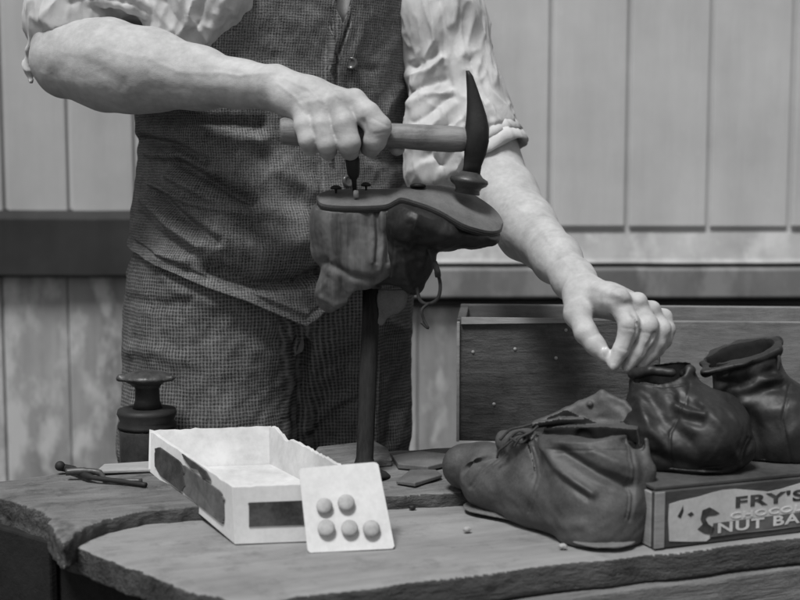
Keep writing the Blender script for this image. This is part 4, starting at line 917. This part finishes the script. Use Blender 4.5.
# open the sleeves below the cuffs
def local_cut(p, n, rad):      # remove only near the sleeve end
    n = np.array(n)/np.linalg.norm(n); V.cone(p+n*(rad+.0), p+n*(rad*2.2), rad, rad, .004, 'sub')
sl, g = V.region(V.lo, V.lo+V.h*V.n)
def cutbox(p, n, c, rr_):      # half space limited to a ball around c
    n = n/np.linalg.norm(n)
    d1 = -((g[0]-p[0])*n[0]+(g[1]-p[1])*n[1]+(g[2]-p[2])*n[2]); d2 = np.sqrt((g[0]-c[0])**2+(g[1]-c[1])**2+(g[2]-c[2])**2)-rr_
    V.v[:] = np.maximum(V.v, -np.maximum(d1, d2).astype(np.float32))
cutbox(cutL, ndL, cL+ndL*.03, .10)
pR1, pR2 = P(34, 62, 1.775), P(140, 14, 1.77)
nR = np.cross(pR2-pR1, np.array([0, 1, -.25])); nR /= np.linalg.norm(nR); nR = nR if nR[2] < 0 else -nR
cutbox(pR1, nR, P(75, 75, 1.77), .115)
V.chain([(P(75, -25, 1.82), rp(36, 1.8)), (P(80, 60, 1.77), rp(42, 1.78))], k=.004, op='sub')
V.chain([(cL-ndL*.05, .046), (cL+ndL*.06, .050)], k=.004, op='sub')
V.pchain([(428, 140, 1.885, 22), (436, 170, 1.885, 24), (452, 184, 1.89, 20)], k=.02)
V.pchain([(450, 150, 1.885, 26), (466, 172, 1.895, 20)], k=.015)
# rolled edge of the right cuff following the opening
cuff = [(29, 72, 1.79, 3.6), (28, 50, 1.775, 4.2), (36, 28, 1.755, 4.5), (52, 10, 1.742, 4.8), (76, 0, 1.735, 5), (104, 0, 1.733, 5), (128, 6, 1.735, 4.5), (146, 16, 1.745, 3.5)]
V.pchain(cuff, k=.006); V.pchain([(a+3, b-9, Y, r*1.05) for a, b, Y, r in cuff[2:]], k=.005); V.pchain([(29, 66, 1.79, 3.2), (31, 82, 1.785, 2.0)], k=.006)
v, f = V.mesh(); v = relax(v, f, 1); n_ = normals(v, f)
sf = [([(165, 0), (185, 30), (198, 42)], 3, -.004), ([(178, -5), (196, 25), (205, 40)], 4, .006), ([(205, -5), (200, 20), (190, 38)], 3, -.006), ([(193, 0), (188, 20), (178, 36)], 4, .006), ([(222, 0), (216, 22), (205, 42)], 5, .005),
      ([(150, 0), (160, 15), (172, 30)], 4, .004), ([(40, 20), (60, -5), (95, -20)], 5, .005), ([(70, 3), (100, -4), (130, 4)], 3, -.003), ([(85, -6), (110, -12), (135, -8)], 3, .004),
      ([(430, 0), (434, 40), (424, 60)], 4, .006), ([(440, 0), (446, 30), (444, 60)], 4, -.005), ([(455, 0), (458, 40), (464, 70)], 5, .005), ([(412, 66), (424, 62), (434, 52)], 3.5, -.008), ([(410, 76), (428, 72), (442, 58)], 3.5, .007), ([(408, 92), (424, 84), (444, 78)], 4, -.009), ([(470, 60), (476, 90), (492, 116)], 4, -.005), ([(446, 70), (456, 100), (462, 122)], 4, -.005), ([(478, 100), (470, 118), (462, 130)], 4, .004),
      ([(410, 104), (430, 94), (452, 92)], 4.5, .006), ([(413, 122), (430, 112), (448, 98)], 4, -.006), ([(418, 140), (436, 122), (456, 104)], 4, .005), ([(424, 158), (436, 138), (450, 124)], 4, -.007), ([(436, 150), (452, 128), (470, 110)], 4, .006), ([(445, 165), (458, 145), (472, 125)], 3.5, -.006), ([(455, 170), (466, 152), (480, 140)], 3.5, .005),
      ([(428, 150), (440, 165)], 3, -.008), ([(470, 70), (490, 105), (505, 128)], 4, .004), ([(484, 128), (505, 124), (520, 124)], 2.2, -.004), ([(486, 139), (506, 133), (523, 135)], 2, -.003), ([(488, 150), (508, 142), (524, 146)], 2, -.003), ([(460, 20), (452, 60), (440, 90)], 6, -.004)]
v = ridge(v, n_, [(p_, w_*.95, a_*.9) for p_, w_, a_ in sf], True, 1.3); n_ = normals(v, f); wr = 1-np.abs(np.clip(snoise(v*[1, 1, .45]+[0, 0, .3]*v[:, :1], .075, 48, 2), -1, 1)); wr2 = 1-np.abs(np.clip(snoise(v*[1, 1, .55]-[0, 0, .5]*v[:, :1], .045, 52, 2), -1, 1))
v = v + n_*(.0050*(wr**2.5-.4) + .0026*(wr2**3-.3))[:, None]; v = relax(v, f, 1)
sh = mk('shirt', v, f, M['shirt'], man)
def cuff_band(c, n, layers, seed, m):
    n = n/np.linalg.norm(n); u = np.cross(n, [0, 1, .1]); u /= np.linalg.norm(u); w_ = np.cross(n, u); K = 160; v = []; f = []
    prof = []
    for (h0, h1, r0, r1) in layers: prof += [(h0, r0-.002), (h0+.0004, r0), ((h0+h1)/2, (r0+r1)/2+.0008), (h1-.001, r1), (h1, r1-.0018)]
    prof += [(layers[-1][1]-.0005, layers[-1][3]-.006), (layers[0][0]+.004, layers[0][2]-.010)]
    for k in range(K):
        a = 2*math.pi*k/K; pt = np.array([[math.cos(a)*.3, math.sin(a)*.3, seed*1.7]])
        for i_, (h_, r_) in enumerate(prof):
            q_ = pt+[[0, 0, i_*.012]]; nz = .0022*snoise(q_, .16, seed+i_//5, 2)[0]; nh = .0035*snoise(q_, .30, seed+20+i_//5, 2)[0]
            v.append(c+n*(h_+nh)+(u*math.cos(a)+w_*math.sin(a))*(r_+nz))
    J = len(prof)
    for k in range(K):
        for i_ in range(J): f.append((k*J+i_, k*J+(i_+1) % J, ((k+1) % K)*J+(i_+1) % J, ((k+1) % K)*J+i_))
    v = np.array(v); f = np.array(f); nn_ = normals(v, f); cc = v[[J*k+2 for k in range(K)]]
    if ((nn_[[J*k+2 for k in range(K)]])*(cc-c)).sum() < 0: f = f[:, ::-1].copy()
    return mk('rolled_cuff', v, f, m, sh)
cuff_band(P(485, 142, 1.890), ndL, [(-.024, -.010, .0505, .0535), (-.011, .008, .0525, .0555), (.007, .026, .0540, .0560)], 3, M['shirt'])

# waistcoat: one cloth surface lofted round the chest
NT_, NZ = 520, 300
th_ = np.radians(np.linspace(-180, 180, NT_+1))[:-1]; deg = np.degrees(th_)
hem = np.interp(deg, [-180, -110, -80, -55, -29, -12, -8, -4, 14, 40, 80, 110, 180], [1.03, 1.006, .992, .970, .935, .904, .897, .906, .955, .985, 1.0, 1.01, 1.03])
top = np.interp(deg, [-180, -140, -118, -104, -90, -74, -58, -46, -38, -30, -6, 2.5, 4.5, 7, 9.5, 13, 18, 62, 66, 72, 80, 95, 115, 135, 180], [1.49, 1.46, 1.33, 1.23, 1.20, 1.235, 1.295, 1.345, 1.40, 1.49, 1.49, 1.42, 1.325, 1.300, 1.325, 1.40, 1.49, 1.49, 1.42, 1.30, 1.24, 1.21, 1.30, 1.46, 1.49])
tt = np.linspace(0, 1, NZ+1)
Zg = hem[None, :] + (top-hem)[None, :]*tt[:, None]
ak = np.interp(Zg, [.88, .96, 1.03, 1.12, 1.25, 1.40, 1.50], [.222, .222, .211, .200, .208, .214, .19]); bk = ak*np.interp(Zg, [.88, 1.0, 1.1, 1.3, 1.5], [.70, .68, .68, .66, .60])
cxs = np.interp(Zg, [.9, 1.25, 1.36], [0, 0, .012])
Xl, Yl = ak*np.sin(th_)[None, :], bk*np.cos(th_)[None, :]
e_ = (np.abs(np.sin(th_))**2.35+np.abs(np.cos(th_))**2.35)**(-1/2.35); Xl = Xl*e_[None, :]; Yl = Yl*e_[None, :]
Wv = PC + Xl[..., None]*LD + Yl[..., None]*FD; Wv[..., 2] = Zg; Wv[..., 0] += cxs
Wv = Wv.reshape(-1, 3)
i, j = np.meshgrid(np.arange(NZ), np.arange(NT_), indexing='ij'); j2 = (j+1) % NT_
Wf = np.stack([i*NT_+j, i*NT_+j2, (i+1)*NT_+j2, (i+1)*NT_+j], -1).reshape(-1, 4)
nw = normals(Wv, Wf)
if ((nw*(Wv-(PC+[0, 0, 1.1]))).sum(1)).mean() < 0: Wf = Wf[:, ::-1].copy(); nw = -nw
thv = np.tile(deg, NZ+1); zv = Zg.ravel()
lap = 1/(1+np.exp(-(thv-np.interp(zv, [.9, 1.2, 1.26, 1.32], [-1, 1.0, 2.0, 6.0]))/.22)) * (np.abs(thv) < 90) * np.clip((40-thv)/25, 0, 1)
Wv = Wv + nw*(lap*.007)[:, None]
wl = [([(140, 140), (175, 146), (207, 164)], 5, -.009), ([(150, 152), (185, 158), (215, 172)], 6, .006), ([(178, 162), (215, 182), (252, 204)], 6, -.012), ([(170, 176), (210, 198), (245, 214)], 4.5, .009), ([(152, 184), (190, 203), (236, 214)], 3, .006),
      ([(155, 194), (185, 220), (218, 242)], 5, -.010), ([(146, 200), (170, 226), (200, 248)], 5, .006), ([(140, 215), (160, 235), (190, 252)], 4, -.004), ([(212, 268), (255, 284), (300, 280), (325, 268)], 7, -.016), ([(220, 240), (262, 250), (300, 240)], 20, .016),
      ([(252, 292), (290, 308), (312, 318)], 5, .004), ([(230, 215), (262, 212), (300, 220)], 10, .005), ([(150, 116), (200, 124), (260, 126)], 7, -.007), ([(205, 132), (260, 140)], 8, .005), ([(160, 255), (185, 262)], 6, .006),
      ([(351, 18), (343, 42), (337, 62), (336, 92)], 1.3, -.004), ([(350, 78), (352, 110)], 6, -.003), ([(352, 62), (372, 70)], 4, -.003), ([(362, 30), (352, 62)], 4, .002), ([(405, 100), (385, 150)], 7, -.004), ([(398, 90), (375, 130)], 6, .004), ([(280, 170), (310, 190)], 10, .005), ([(240, 40), (270, 60)], 10, -.003), ([(362, 150), (400, 160)], 7, -.004)]
nw = normals(Wv, Wf); wl = [(p_, w_, a_*1.5) for p_, w_, a_ in wl]; Wv = ridge(Wv, nw, wl); Wv = Wv + nw*(.0028*snoise(Wv, .11, 61) + .0008*snoise(Wv, .03, 62, 2))[:, None]
# pressed hem and front edge stitching
hd_ = zv - np.tile(hem, NZ+1); Wv = Wv + nw*(-.0035*np.exp(-((hd_-.012)/.0026)**2) + .0035*np.exp(-(hd_/.006)**2))[:, None]
wc = mk('waistcoat', Wv, Wf, M['tweed'], man, attr=np.stack([np.radians(thv)*.185, zv, 0*zv], 1))
so = wc.modifiers.new('thickness', 'SOLIDIFY'); so.thickness = .005; so.offset = -1
def on_coat(px, py):
    x, y = proj(Wv); k_ = np.where(Wv[:, 1] < 1.95, np.hypot(x-px, y-py), 1e9).argmin(); return Wv[k_]
nwf = normals(Wv, Wf)
def coat_n(px, py):
    x, y = proj(Wv); k_ = np.where(Wv[:, 1] < 1.95, np.hypot(x-px, y-py), 1e9).argmin(); return Wv[k_], nwf[k_]
for px, py in [(351, 64), (349, 128), (347, 182), (346, 236)]:
    q, n1 = coat_n(px, py); rb = .0088
    MB().lathe(q-n1*.001, q+n1*.0052, [(0, rb*.9), (.35, rb), (.7, rb), (.9, rb*.86), (.92, rb*.68), (.72, rb*.55), (.70, rb*.1)], 28).build('button', M['button'], wc, True)

# trousers
V = Vol([-.47, 1.66, .06], [.12, 2.18, 1.10], .0032)
V.cone(PC+[0, 0, .93], PC+[0, 0, 1.06], .196, .180, .03, flat=FD, fs=.66)
V.chain([(PC-LD*.098+[0, 0, .93], .124), (np.array([-.268, 1.885, .72]), .127), (np.array([-.268, 1.89, .45]), .105), (np.array([-.27, 1.92, .08]), .088)], k=.04)
V.chain([(PC+LD*.10+[0, 0, .93], .108), (np.array([-.088, 1.985, .72]), .101), (np.array([-.082, 2.0, .45]), .094), (np.array([-.07, 2.02, .08]), .085)], k=.02)
V.chain([(P(303, 345, 1.83), .008), (P(303, 470, 1.83), .010), (P(303, 800, 1.85), .012)], k=.02, op='sub')
v, f = V.mesh(); v = relax(v, f, 2); n_ = normals(v, f)
tl_ = [([(150, 262), (175, 290), (215, 305)], 7, .004), ([(135, 300), (165, 306), (190, 300)], 6, -.004), ([(132, 350), (160, 352), (190, 362)], 8, .004), ([(240, 330), (280, 345), (300, 350)], 9, -.005), ([(300, 330), (303, 380), (303, 470)], 4, -.012),
       ([(306, 430), (330, 405), (352, 395)], 5, .005), ([(330, 440), (345, 400), (350, 340)], 8, -.004), ([(374, 330), (376, 380), (374, 450)], 3, .006), ([(400, 330), (412, 350), (408, 400)], 6, .004), ([(388, 340), (396, 400), (390, 440)], 7, -.005), ([(225, 330), (230, 400), (228, 470)], 16, .004), ([(380, 318), (400, 326), (410, 330)], 4, .005)]
v = ridge(v, n_, tl_); v = v + n_*(.0045*snoise(v*[1, 1, .5], .11, 71) + .001*snoise(v, .03, 72, 2))[:, None]
left = v[:, 0] < -.165
axx = np.where(left, -.268, -.075); axy = np.where(left, 1.89, 1.99)
mk('trousers', v, f, M['trouser'], man, attr=np.stack([np.arctan2(v[:, 0]-axx, -(v[:, 1]-axy))*np.where(left, .125, .105), v[:, 2], 0*axx], 1))
for t_ in (ftR, ftL):
    b_ = np.array([t_[0], t_[1], 0]); V = Vol(b_-[.16, .30, 0]+[0, 0, .001], b_+[.22, .14, .16], .003)
    V.chain([(b_+[0, 0, .05], .048), (b_+FD*.10+[0, 0, .045], .048), (b_+FD*.19+[0, 0, .035], .042)], k=.02); V.chain([(b_+[0, 0, .05], .05), (b_+[0, 0, .12], .055)], k=.02); V.halfspace(b_+[0, 0, .004], (0, 0, -1), .002)
    finish(V, 'shoe', M['shoe'], man)

# ================================================================== CAMERA, LIGHT
cam = bpy.data.cameras.new('camera'); co = bpy.data.objects.new('camera', cam); C.objects.link(co); scene.camera = co
co.location = (0, 0, CZ); co.rotation_euler = (math.pi/2-PITCH, 0, 0)
cam.sensor_width = 36; cam.lens = 36*F/800; cam.clip_start = .05; cam.clip_end = 300
cam.dof.use_dof = True; cam.dof.focus_distance = 1.66; cam.dof.aperture_fstop = 5.0
EL, AZ = R(64), R(207)         # sun high, behind the camera and to its left (azimuth clockwise from +Y)
w = bpy.data.worlds.new('World'); scene.world = w; w.use_nodes = True; nt = w.node_tree; bg = nt.nodes['Background']
sky = nt.nodes.new('ShaderNodeTexSky'); sky.sky_type = 'NISHITA'; sky.sun_disc = False; sky.sun_elevation = EL; sky.sun_rotation = AZ
bw = nt.nodes.new('ShaderNodeRGBToBW'); nt.links.new(sky.outputs[0], bw.inputs[0]); nt.links.new(bw.outputs[0], bg.inputs['Color']); bg.inputs['Strength'].default_value = .05
sl_ = bpy.data.lights.new('sun', 'SUN'); so_ = bpy.data.objects.new('sun', sl_); C.objects.link(so_)
sl_.energy = 1.5; sl_.angle = R(16); sl_.color = (1, 1, 1)
to_sun = Vector((math.sin(AZ)*math.cos(EL), math.cos(AZ)*math.cos(EL), math.sin(EL)))
so_.rotation_euler = to_sun.to_track_quat('Z', 'Y').to_euler(); so_.location = to_sun*20
vs = scene.view_settings; vs.view_transform = 'Standard'; vs.look = 'None'; vs.gamma = 1; vs.use_curve_mapping = False; vs.exposure = 1.2
scene.cycles.use_denoising = True
